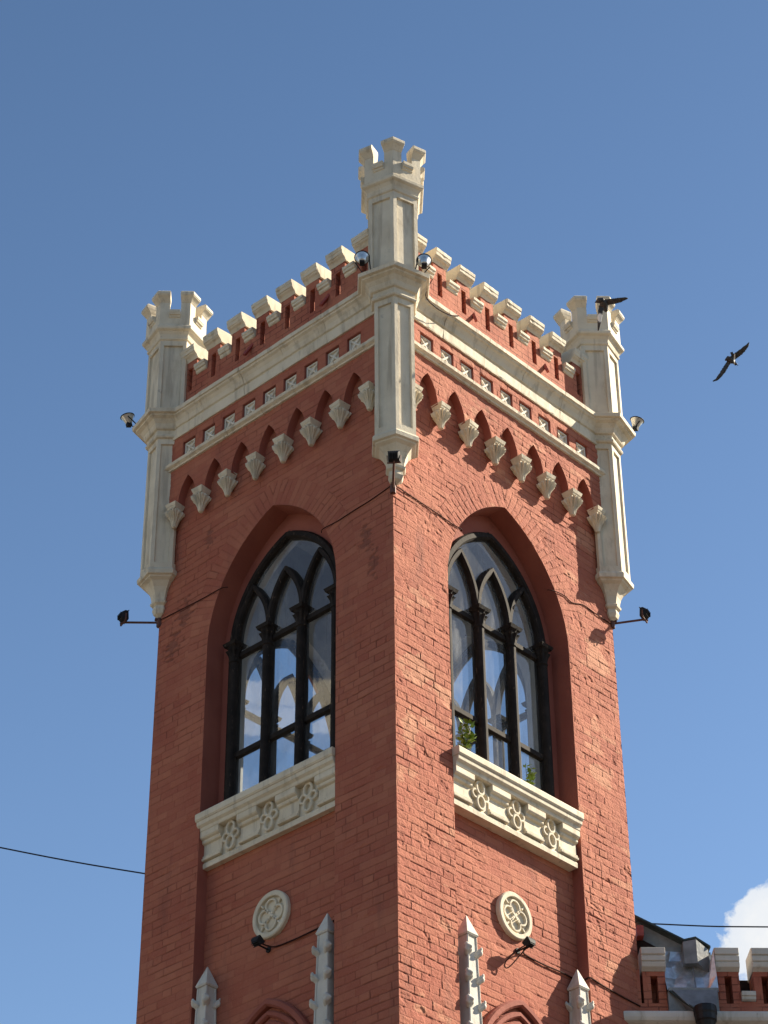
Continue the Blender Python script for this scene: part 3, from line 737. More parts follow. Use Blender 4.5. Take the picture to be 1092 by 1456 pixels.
# carved sill balconies
def sill_meshes(x0, x1, o1):
    m = MB()
    m.prof([(-0.42, 18.235), (o1 - 0.015, 18.235), (o1 - 0.01, 18.25), (o1, 18.26), (o1, 18.345), (o1 - 0.012, 18.365), (-0.42, 18.375)], x0, x1)
    m.prof([(-0.3, 18.085), (o1 - 0.085, 18.085), (o1 - 0.075, 18.10), (o1 - 0.07, 18.14), (o1 - 0.03, 18.175), (o1 - 0.025, 18.236), (-0.3, 18.236)], x0 + 0.012, x1 - 0.012)
    band = m
    w = x1 - x0; bw = 0.145 * w; gap = (w - 4 * bw) / 3
    b2 = MB()
    ob = o1 - 0.19
    b2.box(x0 + 0.03, x1 - 0.03, -(ob - 0.0), 0.25, 17.62, 18.09)
    b2.prof([(-0.25, 17.53), (ob + 0.03, 17.53), (ob + 0.035, 17.60), (ob + 0.015, 17.63), (-0.25, 17.63)], x0 + 0.02, x1 - 0.02)
    bl = []
    for k in range(4):
        a = x0 + 0.015 + k * (bw + gap - 0.01); c = a + bw
        q = MB()
        ot = o1 - 0.075
        q.prof([(ob - 0.02, 17.64), (ot - 0.055, 17.645), (ot - 0.05, 17.675), (ot - 0.075, 17.69), (ot - 0.07, 17.72), (ot - 0.095, 17.735), (ot - 0.095, 17.90), (ot - 0.06, 17.915), (ot - 0.05, 17.935), (ot - 0.055, 17.96), (ot - 0.02, 17.98), (ot - 0.005, 18.00), (ot - 0.005, 18.084), (ob - 0.02, 18.084)], a, c)
        bl.append(q.mesh('sill_bracket', M['stone'], bevel=0.004))
    orn = []
    for k in range(3):
        cx = x0 + 0.015 + (k + 0.5) * (bw + gap - 0.01) + bw / 2; cz = 17.865
        q = MB()
        def ell(ex, ez, rx, rz, n=16, rot=0.0): return [(ex + rx * math.cos(2 * PI * j / n), ez + rz * math.sin(2 * PI * j / n)) for j in range(n)]
        q.bar(ell(cx, cz + 0.115, 0.076, 0.100), 0.042, ob - 0.01, ob + 0.055, True)
        q.bar(ell(cx, cz - 0.115, 0.076, 0.100), 0.042, ob - 0.01, ob + 0.058, True)
        q.bar(ell(cx - 0.095, cz, 0.066, 0.062), 0.040, ob - 0.01, ob + 0.048, True)
        q.bar(ell(cx + 0.095, cz, 0.066, 0.062), 0.040, ob - 0.01, ob + 0.050, True)
        orn.append(q.mesh('quatrefoil_ornament', M['stone']))
    return band.mesh('sill_balcony', M['stone'], bevel=0.004), b2.mesh('sill_back', M['stone']), bl, orn
for fc, x0, x1, o1 in (('R', -1.37, 1.305, 0.13), ('L', -1.40, 1.35, 0.06)):
    a, b, bl, orn = sill_meshes(x0, x1, o1)
    p = on(fc, 'sill_balcony', a); sub('sill_back', b, p)
    for q in bl: sub('sill_bracket', q, p)
    for q in orn: sub('quatrefoil_ornament', q, p)
back_sill = MB().box(-1.35, 1.35, -0.05, 0.42, 17.6, 18.36).mesh('sill_balcony', M['stone'])
for fc in 'XY': on(fc, 'sill_balcony', back_sill)

# rosettes
def rosette_mesh():
    m = MB(); n = 40; cz = 0.0
    cir = lambda r, cx=0, cz_=0, n_=n: [(cx + r * math.cos(2 * PI * j / n_), cz_ + r * math.sin(2 * PI * j / n_)) for j in range(n_)]
    def ring(r0, r1, o0, o1):
        rings = []
        for j in range(n + 1):
            c, s = math.cos(2 * PI * j / n), math.sin(2 * PI * j / n)
            rings.append([(r0 * c, -o0, r0 * s), (r0 * c, -(o1 - 0.008), r0 * s), ((r0 + 0.01) * c, -o1, (r0 + .01) * s), ((r1 - 0.015) * c, -o1, (r1 - .015) * s), (r1 * c, -(o1 - 0.015), r1 * s), (r1 * c, -o0, r1 * s)])
        m.loft(rings, False, False)
    ring(0.268, 0.345, -0.20, -0.125)
    m.loft([[(x, 0.175, z) for x, z in cir(0.275)], [(x, 0.2, z) for x, z in cir(0.275)]])
    for k in range(4):
        a = PI / 2 * k
        pts = [(0.128 * math.cos(a) + 0.098 * math.cos(t), 0.128 * math.sin(a) + 0.098 * math.sin(t)) for t in [a - 2.55 + 5.1 * j / 18 for j in range(19)]]
        m.bar(pts, 0.034, -0.195, -0.138)
        b = a + PI / 4
        m.bar([(0.20 * math.cos(b), 0.20 * math.sin(b)), (0.275 * math.cos(b), 0.275 * math.sin(b))], 0.032, -0.195, -0.141)
    for k in range(2):
        a = PI / 4 + PI / 2 * k; c, s = 0.055 * math.cos(a), 0.055 * math.sin(a)
        m.bar([(-c, -s), (c, s)], 0.05, -0.195, -0.144 + 0.003 * k)
    return m.mesh('rosette', M['stone'])
ros = rosette_mesh()
for fc in 'RL': on(fc, 'rosette', ros, 0.0, 0.0, 16.365)

# blind arches at the foot of the niches
def hood_mesh():
    m = MB()
    for k, (a, o1, w) in enumerate(((0.90, -0.085, 0.11), (0.79, -0.125, 0.09), (0.70, -0.15, 0.08), (0.61, -0.17, 0.08))):
        m.bar(arch_path(a, 13.83, a * 1.38, 13.4, 16), w, -0.22, o1)
    return m.mesh('blind_arch', M['red'])
hood = hood_mesh()
for fc in 'RL': on(fc, 'blind_arch', hood)

# pinnacles with crockets
def pinnacle_meshes():
    m = MB(); off = 0.075
    y = off
    ztop = 15.64
    z = ztop; m.frustum(0, y, 13.7, ztop - 0.01, 0.125, 0.125, 0.082, 0.082)
    for a in (-1, 1):                         # small edge rolls
        m.tube([(a * 0.124, y - 0.124, 13.7), (a * 0.082, y - 0.082, ztop - 0.02)], 0.016, 6)
        m.tube([(a * 0.124, y + 0.124, 13.7), (a * 0.082, y + 0.082, ztop - 0.02)], 0.016, 6)
    cro = MB(); ring = []
    for t, rr, dz in ((-0.05, 0.03, -0.05), (-0.015, 0.046, -0.03), (0.012, 0.052, -0.012), (0.036, 0.046, 0.006), (0.05, 0.054, 0.018), (0.064, 0.042, 0.022), (0.072, 0.014, 0.022)):
        ring.append([(t + 0.006 * math.cos(3 * q), math.cos(q) * rr * (1 + 0.22 * math.cos(5 * q)), dz + math.sin(q) * rr * 1.15 * (1 + 0.15 * math.cos(3 * q))) for q in [2 * PI * j / 20 for j in range(20)]])
    cro.loft(ring)
    spots = []; zz = ztop - 0.24
    while zz > 13.8:
        h = 0.086 + (ztop - zz) / (ztop - 13.7) * 0.043
        for k in range(4):
            a = PI / 4 + k * PI / 2
            spots.append(((h * math.copysign(1, math.cos(a)), y + h * math.copysign(1, math.sin(a)), zz), a))
        zz -= 0.375
    cap = MB(); cap.frustum(0, y, ztop - 0.012, ztop + 0.012, 0.10, 0.10, 0.112, 0.112)
    cap.loft([[(-0.112, y - 0.112, ztop + 0.011), (0.112, y - 0.112, ztop + 0.011), (0.112, y + 0.112, ztop + 0.011), (-0.112, y + 0.112, ztop + 0.011)],
              [(-0.006, y - 0.006, 15.945), (0.006, y - 0.006, 15.945), (0.006, y + 0.006, 15.945), (-0.006, y + 0.006, 15.945)]])
    return m.mesh('pinnacle', M['grey_stone'], bevel=0.0), cro.mesh('crocket', M['grey_stone'], smooth=True), cap.mesh('spire_cap', M['grey_stone']), spots
pm, pcro, pcap, pspots = pinnacle_meshes()
for fc in 'RL':
    for x in (-1.10, 1.19) if fc == 'R' else (-1.19, 1.12):
        p = on(fc, 'pinnacle', pm, x + (0.04 if fc == 'L' else 0)); sub('spire_cap', pcap, p)
        for l_, a_ in pspots: sub('crocket', pcro, p, l_, a_)

# ------------------------------------------------------------------ the lower building on the right
NV = Vector((math.sqrt(.5), math.sqrt(.5), 0)); RV = Vector((math.sqrt(.5), -math.sqrt(.5), 0))
bld = thing('brick_building', 'low red brick wing with cream capped battlements and sheet metal valley beside the tower', 'building', (5.0, 0.0, 0))
BR = -PI / 4                                   # local x runs along RV, local -y faces the camera
def bpart(name, m, mat, x=0.0, bevel=0.0, me=None): return link(name, me or m.mesh(name, mat, bevel=bevel), bld, (5.0 + RV.x * x, RV.y * x, 0), BR)
bw_ = MB(); bw_.box(-0.05, 12, -0.05, 0.35, 0, 15.62); bpart('facade_wall', bw_, M['brick_s'])
bw_ = MB(); bw_.box(-0.05, 0.40, -0.048, 0.30, 15.62, 15.83); bw_.box(1.03, 12, -0.048, 0.30, 15.62, 15.83)
BC = [0.20 + 0.525 * i for i in range(0, 21)]; BC_m = [c for i, c in enumerate(BC) if i != 1]
for c in BC_m:
    pass
bw_.box(-0.05, 0.0, -0.048, 0.30, 15.83, 16.35)
for i in range(2, 20): bw_.box(BC[i] + 0.16, BC[i + 1] - 0.16, -0.048, 0.30, 15.83, 15.88)
bpart('parapet', bw_, M['brick_s'])
q = MB()
for a, b in ((-0.16, -0.05), (0.05, 0.16)): q.box(a, b, -0.05, 0.30, 15.832, 16.34)
q.box(-0.05, 0.05, -0.05, 0.30, 16.25, 16.34); q.box(-0.05, 0.05, 0.22, 0.30, 15.832, 16.25)
bm_me = q.mesh('merlon', M['brick_s'])
q = MB().prof([(-0.34, 16.315), (0.055, 16.315), (0.075, 16.33), (0.125, 16.36), (0.145, 16.42), (0.125, 16.428), (0.125, 16.438), (0.15, 16.445), (0.155, 16.515), (0.135, 16.522), (0.135, 16.532), (0.165, 16.54), (0.168, 16.635), (0.10, 16.66), (-0.34, 16.68)], -0.172, 0.172); bc_me = q.mesh('coping_cap', M['grey_stone'], bevel=0.006)
q = MB().prof([(-0.3, 15.86), (0.07, 15.86), (0.10, 15.88), (0.105, 15.92), (0.125, 15.925), (0.13, 15.99), (-0.3, 16.01)], -0.10, 0.10); bs_me = q.mesh('crenel_sill', M['grey_stone'], bevel=0.005)
for i, c in enumerate(BC):
    if i == 1: continue
    p = bpart('merlon', None, None, c, me=bm_me); sub('coping_cap', bc_me, p)
    if i >= 2: bpart('crenel_sill', None, None, c + 0.2625, me=bs_me)
bpart('cornice', MB().prof([(0.0, 15.36), (0.18, 15.37), (0.19, 15.43), (0.24, 15.45), (0.28, 15.475), (0.30, 15.52), (0.30, 15.57), (0.28, 15.61), (0.24, 15.63), (0.05, 15.65), (0.0, 15.645)], -0.30, 12), M['grey_stone'])
bpart('cornice', MB().prof([(0.0, 15.15), (0.12, 15.16), (0.14, 15.30), (0.16, 15.36), (0.0, 15.365)], -0.2, 12), M['grey_stone'])
# sheet metal valley between the first two merlons
v = MB(); rows = []; rc_ = random.Random(12)
for k in range(6):
    t = k / 5; z = 15.96 + t * 0.78; y = -0.10 + 0.05 * math.sin(t * PI) + 0.36 * t
    rows.append([(0.355 + (1.075 - 0.355) * s + (rc_.uniform(-.03, .03) if 0 < s < 1 else 0), y - 0.10 * (2 * abs(s - 0.5)) ** 3 + rc_.uniform(-.035, .035) * math.sin(PI * s), z + 0.02 * math.sin(5 * s) + (rc_.uniform(-.03, .03) if 0 < k < 5 else 0)) for s in [j / 5 for j in range(6)]])
v.loft(rows, False, False, closed=False)
bpart('valley_sheet', v, M['galv'])
v = MB().prof([(0.18, 15.955), (0.20, 15.955), (0.205, 16.0), (0.18, 16.0)], 0.37, 1.075); bpart('sheet_lip', v, M['galv_dull'])
v = MB(); v.loft([[(0.365, -0.03, 15.62), (0.365, -0.14, 15.62), (1.07, -0.14, 15.62), (1.07, -0.03, 15.62)], [(0.365, -0.03, 15.97), (0.365, -0.16, 15.97), (1.07, -0.16, 15.97), (1.07, -0.03, 15.97)]]); bpart('apron_sheet', v, M['galv_dull'])
v = MB(); v.loft([[(0.67, -0.10, 15.60), (0.67, -0.36, 15.60), (0.99, -0.36, 15.60), (0.99, -0.10, 15.60)], [(0.42, -0.10, 15.965), (0.42, -0.205, 15.965), (1.06, -0.205, 15.965), (1.06, -0.10, 15.965)]]); bpart('funnel_sheet', v, M['galv_dull'])
v = MB().tube([(0.38, -0.18, 15.97), (0.55, -0.24, 15.78), (0.69, -0.37, 15.60)], 0.018, 6); bpart('flashing_edge', v, M['roof'])
v = MB(); v.loft([[(0.67, 0.04, 16.485), (0.67, 0.54, 16.555), (0.67, 0.54, 16.875), (0.67, 0.04, 16.825)], [(0.85, -0.02, 16.465), (0.85, 0.54, 16.535), (0.85, 0.54, 16.905), (0.85, -0.02, 16.835)], [(1.03, 0.08, 16.345), (1.03, 0.54, 16.425), (1.03, 0.54, 16.805), (1.03, 0.08, 16.725)]])
bpart('boxed_hood', v, M['galv_dull'])
# roof sheet leaning against the tower over the first merlon
v = MB(); v.loft([[(-0.06, 0.1, 17.295), (-0.06, 0.4, 17.325), (-0.06, 0.4, 17.355), (-0.06, 0.1, 17.325)], [(0.7, 0.08, 16.86), (0.7, 0.44, 16.885), (0.7, 0.44, 16.915), (0.7, 0.08, 16.89)], [(0.86, 0.04, 16.88), (0.86, 0.44, 16.905), (0.86, 0.44, 16.935), (0.86, 0.04, 16.91)], [(1.07, 0.08, 16.755), (1.07, 0.44, 16.785), (1.07, 0.44, 16.815), (1.07, 0.08, 16.785)]])
bpart('roof_sheet', v, M['roof'])
v = MB(); v.loft([[(-0.03, 0.26, 17.285), (0.7, 0.24, 16.86), (0.72, 0.26, 16.625), (0.36, 0.3, 16.845), (0.05, 0.29, 17.025)], [(-0.03, 0.29, 17.285), (0.7, 0.27, 16.86), (0.72, 0.29, 16.625), (0.36, 0.33, 16.845), (0.05, 0.32, 17.025)]]); bpart('verge_sheet', v, M['galv_dull'])
v = MB(); v.box(-0.02, 0.37, 0.30, 0.38, 16.40, 17.0); bpart('gap_shade_panel', v, M['dark'])  # dark panel standing in for the shaded gap above the first cap
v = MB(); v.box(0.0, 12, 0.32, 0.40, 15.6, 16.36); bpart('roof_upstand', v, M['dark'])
v = MB(); v.box(0.03, 0.13, 0.10, 0.26, 16.95, 17.11); bpart('timber_end', v, M['redpaint'])
v = MB(); v.box(-0.6, 12, 0.38, 7, 16.0, 16.2); bpart('main_roof', v, M['roof'])
v = MB(); v.tube([(0.775, -0.12, 16.0), (0.78, -0.03, 16.2), (0.79, 0.06, 16.42)], 0.010, 6); bpart('sheet_seam', v, M['galv_dull'])
v = MB(); v.loft([[(0.94, -0.17, 15.97), (1.075, -0.20, 15.97), (1.075, -0.17, 15.98)], [(0.97, -0.13, 16.15), (1.07, -0.19, 16.2), (1.07, -0.16, 16.2)], [(1.0, -0.1, 16.4), (1.06, -0.15, 16.6), (1.06, -0.12, 16.6)]]); bpart('side_fold', v, M['galv'])

blk = thing('apartment_block', 'tall pale apartment block with banded balconies, seen only mirrored in the shaded window', 'building', (-22.0, 26.0, 0))
bang = math.atan2(0.72, -0.69) - PI / 2
fb = MB(); fb.box(-5.5, 5.5, 0.9, 9, 0, 40.0)
pb = MB().box(-5.5, 5.5, -0.05, 1.2, 39.75, 40.6); link('block_cornice', pb.mesh('block_cornice', M['white']), blk, blk.location, bang)
link('block_wall', fb.mesh('block_wall', M['block']), blk, blk.location, bang)
bb = MB().box(-5.5, 5.5, -0.15, 0.95, 0, 0.95).mesh('balcony_band', M['white'])
for k in range(13): link('balcony_band', bb, blk, blk.location + Vector((0, 0, 38.65 - 2.85 * k)), bang)
gwin = MB()
gwin.box(-0.8, 0.8, 0.80, 0.905, 0, 1.45)
gw = gwin.mesh('block_window', M['lampglass'])
for k in range(4):
    for i in range(3):
        link('block_window', gw, blk, blk.location + Matrix.Rotation(bang, 3, 'Z') @ Vector((-3.4 + 3.4 * i, 0, 0)) + Vector((0, 0, 36.9 - 2.85 * k)), bang)

drain = thing('drainpipe', 'black cast iron drainpipe head under the metal funnel of the low wing', 'drainpipe', (5.0 + RV.x * 0.83 - NV.x * 0.36, RV.y * 0.83 - NV.y * 0.36, 0))
hd = MB().lathe(0, 0, [(0.15, 15.42), (0.155, 15.50), (0.165, 15.53), (0.165, 15.60), (0.16, 15.63), (0.14, 15.63)], 16); link('hopper_head', hd.mesh('hopper_head', M['iron']), drain, drain.location)
hd = MB().lathe(0, 0, [(0.07, 0.2), (0.07, 15.2), (0.085, 15.25), (0.13, 15.40), (0.15, 15.43)], 16); link('pipe', hd.mesh('pipe', M['iron']), drain, drain.location)

# ------------------------------------------------------------------ lamps, cables, wire
def aim(direction): return Vector(direction).to_track_quat('Y', 'Z').to_euler()
def arm_floodlight(base, d, length, rise, label, tilt):
    base = Vector(base); d = Vector(d).normalized(); tip = base + d * length + Vector((0, 0, rise))
    t = thing('floodlight', label, 'floodlight', base, 'black floodlights on steel arms at the tower corners')
    am = MB(); am.tube([(0, 0, 0), tuple(tip - base)], 0.019, 6); am.tube([(0, 0, -0.08), (0, 0, 0.07)], 0.045, 6); am.tube([tuple(d * .02 + Vector((0, 0, .05))), tuple(d * .07 + Vector((0, 0, .06)))], .03, 6)
    am.tube([tuple(tip - base), tuple(tip - base + d * 0.05 + Vector((0, 0, -0.02)))], 0.012, 6)
    link('bracket_arm', am.mesh('bracket_arm', M['rust']), t, base)
    # housing: glass looks back to the wall and up
    hb = MB(); w = 0.085
    hb.loft([[(-w, 0.05, -0.075), (w, 0.05, -0.075), (w, 0.05, 0.085), (-w, 0.05, 0.085)], [(-w, 0.0, -0.075), (w, 0.0, -0.075), (w, 0.0, 0.085), (-w, 0.0, 0.085)], [(-w * .75, -0.055, -0.045), (w * .75, -0.055, -0.045), (w * .75, -0.055, 0.055), (-w * .75, -0.055, 0.055)]])
    for k in range(4): hb.box(-w * .7 + k * w * .45 - .004, -w * .7 + k * w * .45 + .004, -0.08, -0.05, -0.04, 0.05)
    hb.box(-w - .006, w + .006, 0.046, 0.06, 0.08, 0.095)
    c = tip + Vector((0, 0, 0.10))
    o = link('lamp_housing', hb.mesh('lamp_housing', M['black'], bevel=0.004), t, c); o.rotation_euler = aim(tilt)
    gb = MB().box(-w + .01, w - .01, 0.05, 0.054, -0.062, 0.072); gl_ = sub('front_glass', gb.mesh('front_glass', M['lampglass']), o)
    yk = MB().bar([(-w - .012, 0.02), (-w - .012, -0.11), (w + .012, -0.11), (w + .012, 0.02)], 0.012, -0.012, 0.012); y_ = link('yoke', yk.mesh('yoke', M['rust']), t, c); y_.rotation_euler = aim((tilt[0], tilt[1], 0))
    return t
arm_floodlight((0.0, 0.0, 22.20), (-1, -1, 0), 0.50, 0.10, 'square black floodlight on an arm at the near corner, below the central turret', (0.75, 0.6, 0.5))
arm_floodlight((0.0, 5.0, 22.20), (-1, 1, 0), 0.56, 0.0, 'square black floodlight on an arm at the left edge of the tower', (0.95, -0.3, 0.08))
arm_floodlight((5.0, 0.0, 22.25), (1, -1, 0), 0.52, 0.09, 'square black floodlight on a brown arm at the right edge of the tower', (-0.3, 0.95, 0.08))

def round_lamp(loc, d, label, foot):
    t = thing('round_spotlight', label, 'spotlight', loc, 'round silver spotlights on the turret cornices')
    loc = Vector(loc)
    m = MB(); n = 18
    prof = [(0.0, -0.085), (0.045, -0.082), (0.06, -0.06), (0.085, 0.0), (0.105, 0.045), (0.112, 0.055), (0.112, 0.07), (0.098, 0.07), (0.09, 0.05)]
    m.loft([[(max(r, .001) * math.cos(2 * PI * j / n), y, max(r, .001) * math.sin(2 * PI * j / n)) for j in range(n)] for r, y in prof], True, False)
    o = link('lamp_bowl', m.mesh('lamp_bowl', M['steel'], smooth=True), t, loc); o.rotation_euler = aim(d)
    gl_ = MB(); gl_.loft([[(0.098 * math.cos(2 * PI * j / n), y, 0.098 * math.sin(2 * PI * j / n)) for j in range(n)] for y in (0.058, 0.064)])
    sub('front_glass', gl_.mesh('front_glass', M['lampglass']), o)
    rm = MB(); rm.tube([(0.114 * math.cos(2 * PI * j / n), 0.062, 0.114 * math.sin(2 * PI * j / n)) for j in range(n + 1)], 0.009, 6); sub('rim', rm.mesh('rim', M['black']), o)
    bx = MB(); bx.box(-0.04, 0.04, -0.13, -0.07, -0.05, 0.03); sub('gear_box', bx.mesh('gear_box', M['black']), o)
    f = Vector(foot) - loc
    s = f.cross(Vector(d)).normalized() * 0.118
    yk = MB(); yk.tube([tuple(s), tuple(s * 0.55 + f), tuple(-s * 0.55 + f), tuple(-s)], 0.010, 6); yk.tube([tuple(f), tuple(f + Vector((0, 0, -0.03)))], 0.02, 6)
    link('bracket', yk.mesh('bracket', M['black']), t, loc)
    return t
round_lamp((-0.60, 0.03, 26.27), (0.25, 0.25, 0.9), 'round silver spotlight at the left foot of the central turret shaft', (-0.50, 0.03, 26.08))
round_lamp((0.09, -0.62, 26.25), (0.25, 0.25, 0.9), 'round silver spotlight at the right foot of the central turret shaft', (0.07, -0.52, 26.08))
round_lamp((-0.50, 5.50, 26.22), (-0.25, 0.1, 0.9), 'round silver spotlight leaning out from the left turret cornice', (-0.37, 5.40, 26.08))
round_lamp((5.46, -0.47, 26.25), (0.1, -0.25, 0.9), 'round silver spotlight leaning out from the right turret cornice', (5.38, -0.40, 26.08))

def rosette_lamp(face, x, label):
    (lx, ly, lz), rz = FACES[face]
    c, s = math.cos(rz), math.sin(rz)
    W = lambda px, off, z: Vector((lx + px * c + off * s, ly + px * s - off * c, z))
    t = thing('small_floodlight', label, 'floodlight', W(x, -0.19, 15.87), 'small floodlights below the rosettes')
    m = MB(); m.tube([tuple(W(x, -0.19, 15.87) - t.location), tuple(W(x, 0.0, 15.88) - t.location)], 0.014, 6)
    m.tube([tuple(W(x, -0.19, 15.87) - t.location), tuple(W(x, -0.17, 15.87) - t.location)], 0.045, 8); link('bracket_arm', m.mesh('bracket_arm', M['black']), t, t.location)
    hb = MB(); w = 0.075
    hb.loft([[(-w, 0.045, -0.06), (w, 0.045, -0.06), (w, 0.045, 0.06), (-w, 0.045, 0.06)], [(-w, 0, -0.06), (w, 0, -0.06), (w, 0, 0.06), (-w, 0, 0.06)], [(-w * .7, -0.05, -0.04), (w * .7, -0.05, -0.04), (w * .7, -0.05, 0.04), (-w * .7, -0.05, 0.04)]])
    for k in range(3): hb.box(-w * .72, w * .72, -0.075, -0.045, -0.03 + k * 0.028 - .004, -0.03 + k * 0.028 + .004)
    o = link('lamp_housing', hb.mesh('lamp_housing', M['black']), t, W(x, 0.03, 15.92)); o.rotation_euler = (0, 0, rz); o.rotation_euler.rotate_axis('X', rad(55))
    return t
rosette_lamp('R', 0.06, 'small black floodlight below the sunlit rosette')
rosette_lamp('L', -0.06, 'small black floodlight below the shaded rosette')

def cable(label, pts, r=0.008, mat='wallcable', name='cable', cat='cable', group=None):
    P = [Vector(p) for p in pts]; base = P[0].copy(); out = []
    for k in range(len(P) - 1):                                   # Catmull-Rom
        p0, p1, p2, p3 = P[max(k - 1, 0)], P[k], P[k + 1], P[min(k + 2, len(P) - 1)]
        for j in range(6):
            t = j / 6
            out.append(0.5 * ((2 * p1) + (p2 - p0) * t + (2 * p0 - 5 * p1 + 4 * p2 - p3) * t * t + (3 * p1 - p0 - 3 * p2 + p3) * t ** 3))
    out.append(P[-1])
    m = MB().tube([p - base for p in out], r, 6)
    o = link(name, m.mesh(name, M[mat]), None, base); tag(o, label, cat, group); return o
y0 = -0.012
cable('black cable sagging over the sunlit brick from the near corner to the window arch', [(0.02, y0, 22.27), (0.3, y0, 22.265), (0.6, y0, 22.255), (0.95, y0, 22.245), (1.25, y0, 22.225), (1.46, y0, 22.235), (1.50, 0.05, 22.25)])
cable('black cable over the sunlit brick from the window arch to the right corner', [(3.48, 0.05, 22.17), (3.54, y0, 22.16), (3.8, y0, 22.20), (4.0, y0, 22.16), (4.28, y0, 22.25), (4.6, y0, 22.23), (4.95, y0, 22.22)])
cable('black cable over the shaded brick from the near corner to the window arch', [(y0, 0.0, 22.27), (y0, 0.4, 22.22), (y0, 0.81, 22.20), (y0, 1.1, 22.18), (y0, 1.40, 22.19), (0.05, 1.50, 22.20)], 0.008)
cable('black cable over the shaded brick from the window arch to the left corner', [(0.05, 3.50, 22.18), (y0, 3.6, 22.17), (y0, 3.95, 22.175), (y0, 4.28, 22.19), (y0, 4.97, 22.23)], 0.008)
cable('black cable running right from the small floodlight under the sunlit rosette', [(2.58, 0.0, 15.88), (2.66, 0.165, 15.87), (3.07, 0.172, 15.85), (3.5, 0.172, 15.865), (3.80, 0.17, 15.855), (3.852, 0.06, 15.855), (3.865, y0, 15.855), (4.16, y0, 15.825), (4.6, y0, 15.80), (4.95, y0, 15.79)], 0.012)
cable('black cable loop hanging below the small floodlight under the sunlit rosette', [(2.56, 0.02, 15.87), (2.42, 0.05, 15.70), (2.30, 0.10, 15.54), (2.22, 0.12, 15.49), (2.20, 0.10, 15.56), (2.34, 0.05, 15.74), (2.54, 0.02, 15.90)], 0.009)
cable('black cable running right from the small floodlight under the shaded rosette', [(0.0, 2.50, 15.88), (0.165, 2.44, 15.87), (0.172, 2.1, 15.85), (0.172, 1.75, 15.855), (0.172, 1.3, 15.87), (0.17, 1.15, 15.88)], 0.012)
cable('thin cable hanging across the cornice and lattice frieze right of the central turret', [(0.32, -0.58, 26.08), (0.40, -0.36, 25.95), (0.62, -0.34, 25.86), (0.95, -0.34, 25.90), (1.2, -0.33, 26.04)], 0.008)
# overhead wire passing behind the tower
cable('thin dark overhead wire passing behind the tower', [(-7.5, 15.3, 21.85), (-2.381, 10.997, 20.42), (0.240, 8.860, 19.809), (1.996, 7.365, 19.458), (4.970, 4.90, 19.05), (8.004, 1.728, 18.748), (9.194, 0.512, 18.70), (11.57, -1.99, 18.67), (15, -5.6, 18.9)], 0.013, 'wire', 'overhead_wire', 'wire')

# ------------------------------------------------------------------ weeds on the sunlit sill
def weed(loc, h, n, spread, label, seed):
    t = thing('weed', label, 'weed', loc, 'weeds on the sunlit window sill'); r = random.Random(seed)
    st = MB(); lf = MB()
    for k in range(n):
        a = r.uniform(0, 2 * PI); top = Vector((math.cos(a) * spread * r.uniform(.3, 1), math.sin(a) * spread * .4 * r.uniform(.3, 1) , h * r.uniform(.55, 1)))
        mid = top * 0.5 + Vector((r.uniform(-.02, .02), r.uniform(-.02, .02), 0.02))
        st.tube([(0, 0, 0), tuple(mid), tuple(top)], [0.006, 0.005, 0.003], 5)
        for j in range(11):
            f = r.uniform(.15, 1.0); p = mid * (2 * f) if f < .5 else mid + (top - mid) * (2 * f - 1)
            d = Vector((r.uniform(-1, 1), r.uniform(-1, 1), r.uniform(-.3, .9))).normalized(); L = r.uniform(.06, .11); w = d.cross(Vector((r.uniform(-1, 1), r.uniform(-1, 1), 1))).normalized() * L * .33
            up = d.cross(w).normalized() * L * .08
            lf.quad(p, p + d * L * .45 + w + up, p + d * L, p + d * L * .45 - up * .5); lf.quad(p, p + d * L * .45 - up * .5, p + d * L, p + d * L * .45 - w + up)
    link('stems', st.mesh('stems', M['stem']), t, loc); link('leaves', lf.mesh('leaves', M['leaf'], recalc=False), t, loc)
weed((1.36, -0.03, 18.37), 0.56, 9, 0.22, 'larger leafy green weed at the left end of the sunlit window sill', 4)
weed((2.72, -0.03, 18.37), 0.36, 4, 0.10, 'smaller green weed in the middle of the sunlit window sill', 9)

# ------------------------------------------------------------------ birds
BM = Matrix((( CR.x, CU.x, -CF.x), (CR.y, CU.y, -CF.y), (CR.z, CU.z, -CF.z)))
def bird(loc, label, body, wings, tail, mat):
    """body: [(x,y,depth,r)], wings: list of spines [(x,y,d,chord)], tail: same"""
    m = MB()
    path = [(x, y, d) for x, y, d, r in body]; m.tube(path, [r for *_, r in body], 10)
    for sp in wings + [tail]:
        rings = []
        for k, (x, y, d, c) in enumerate(sp):
            a = Vector(sp[max(k - 1, 0)][:3]); b = Vector(sp[min(k + 1, len(sp) - 1)][:3]); t = (b - a).normalized()
            nn = Vector((-t.y, t.x, 0.25)).normalized(); th = t.cross(nn).normalized(); p = Vector((x, y, d)); e = 0.012
            c = c * 1.15; rings.append([p + nn * c * .5, p + nn * c * .25 + th * e * 1.2, p + th * e, p - nn * c * .25 + th * e * .8, p - nn * c * .5, p - nn * c * .25 - th * e * .4, p - th * e * .6, p + nn * c * .25 - th * e * .6])
        m.loft([[tuple(q) for q in r] for r in rings])
    me = m.mesh('bird', mat, smooth=True)
    o = link('bird', me, None, loc); o.rotation_euler = BM.to_euler(); tag(o, label, 'bird', 'birds flying round the tower')
    rm = o.modifiers.new('remesh', 'REMESH'); rm.mode = 'VOXEL'; rm.voxel_size = 0.0075; rm.use_smooth_shade = True
    return o
u = 1 / 89.1
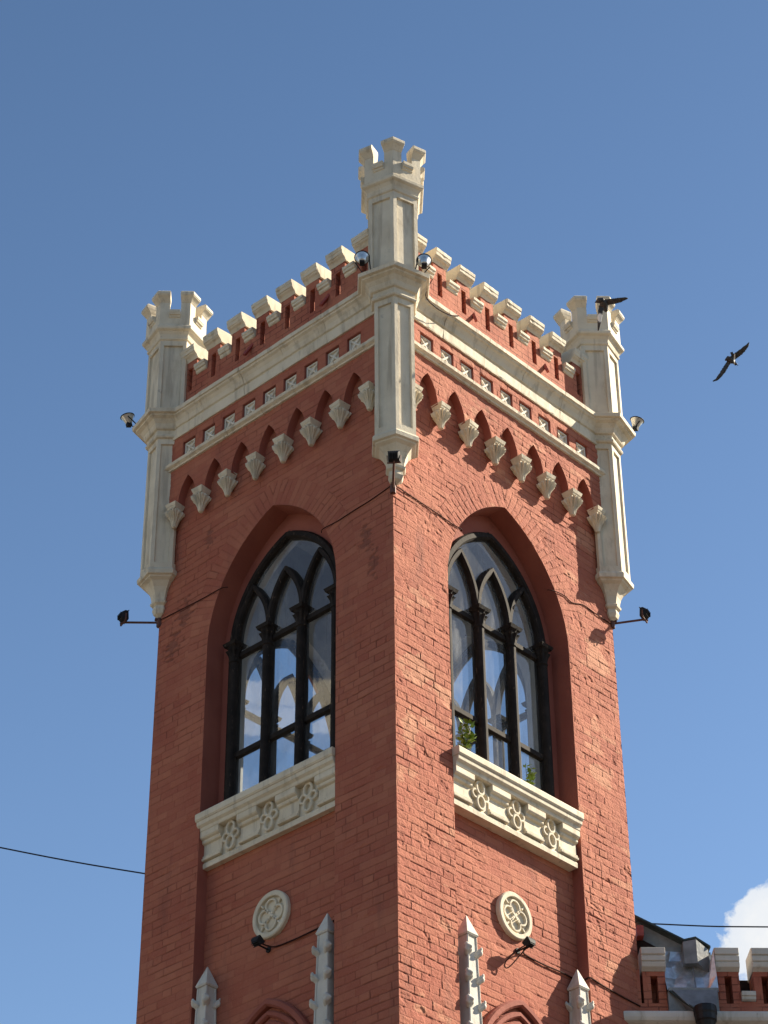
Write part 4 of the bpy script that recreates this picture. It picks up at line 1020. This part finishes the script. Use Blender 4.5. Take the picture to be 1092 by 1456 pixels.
P1 = lambda x, y, d, r: ((x - 857) * u, -(y - 432) * u, d, r)
bird((3.22831, -1.61637, 26.78313), 'black and white bird flying in front of the right turret, one wing hanging down',
     [P1(845.2, 430.9, .03, .006), P1(847.5, 429.5, .03, .018), P1(851.5, 427.5, .03, .045), P1(855, 427, .02, .05), P1(858, 431.5, .0, .065), P1(860, 436, -.02, .065), P1(862, 441, -.03, .035), P1(863.5, 443, -.03, .02)],
     [[P1(859, 430.5, 0, .10), P1(864, 429.8, .02, .10), P1(873, 428.8, .05, .095), P1(881, 427.2, .07, .08), P1(888, 425.4, .07, .055), P1(892.5, 424.4, .06, .012)],
      [P1(856, 435, .0, .10), P1(853.5, 443, .05, .085), P1(852, 452, .08, .075), P1(851, 461, .10, .055), P1(849.8, 471, .10, .02)]],
     [P1(861, 438, -.03, .06), P1(863, 443, -.03, .05)], mat_bird('bird_feathers_one', (-0.05, -0.23, 0.08), (0.05, 0.075, 0.2)))
P2 = lambda x, y, d, r: ((x - 1039) * u, -(y - 512) * u, d, r)
bird((5.01625, -2.72883, 26.04404), 'dark bird gliding with both wings spread in the open sky, right of the tower',
     [P2(1030.5, 512.7, .02, .008), P2(1032, 511.8, .02, .022), P2(1034.5, 509.5, .02, .04), P2(1038, 511.5, .0, .055), P2(1041, 513.5, .0, .05), P2(1043, 516, .0, .025)],
     [[P2(1041, 509.5, .0, .085), P2(1046, 506, .02, .095), P2(1052, 501.5, .04, .09), P2(1058, 496, .05, .075), P2(1062, 491.5, .05, .05), P2(1064.5, 487, .05, .014)],
      [P2(1037, 514, .0, .07), P2(1032.5, 520.5, .03, .07), P2(1028, 527.5, .05, .075), P2(1023, 534.5, .06, .06), P2(1018, 540, .06, .045), P2(1012.5, 542.5, .06, .018)]],
     [P2(1040, 512, .0, .05), P2(1042.3, 512, .0, .19), P2(1043.8, 510.5, .0, .25), P2(1044.5, 510.3, .0, .23)], mat_bird('bird_feathers_two', (0.058, 0.02, 0.0), (0.012, 0.10, 0.1)))
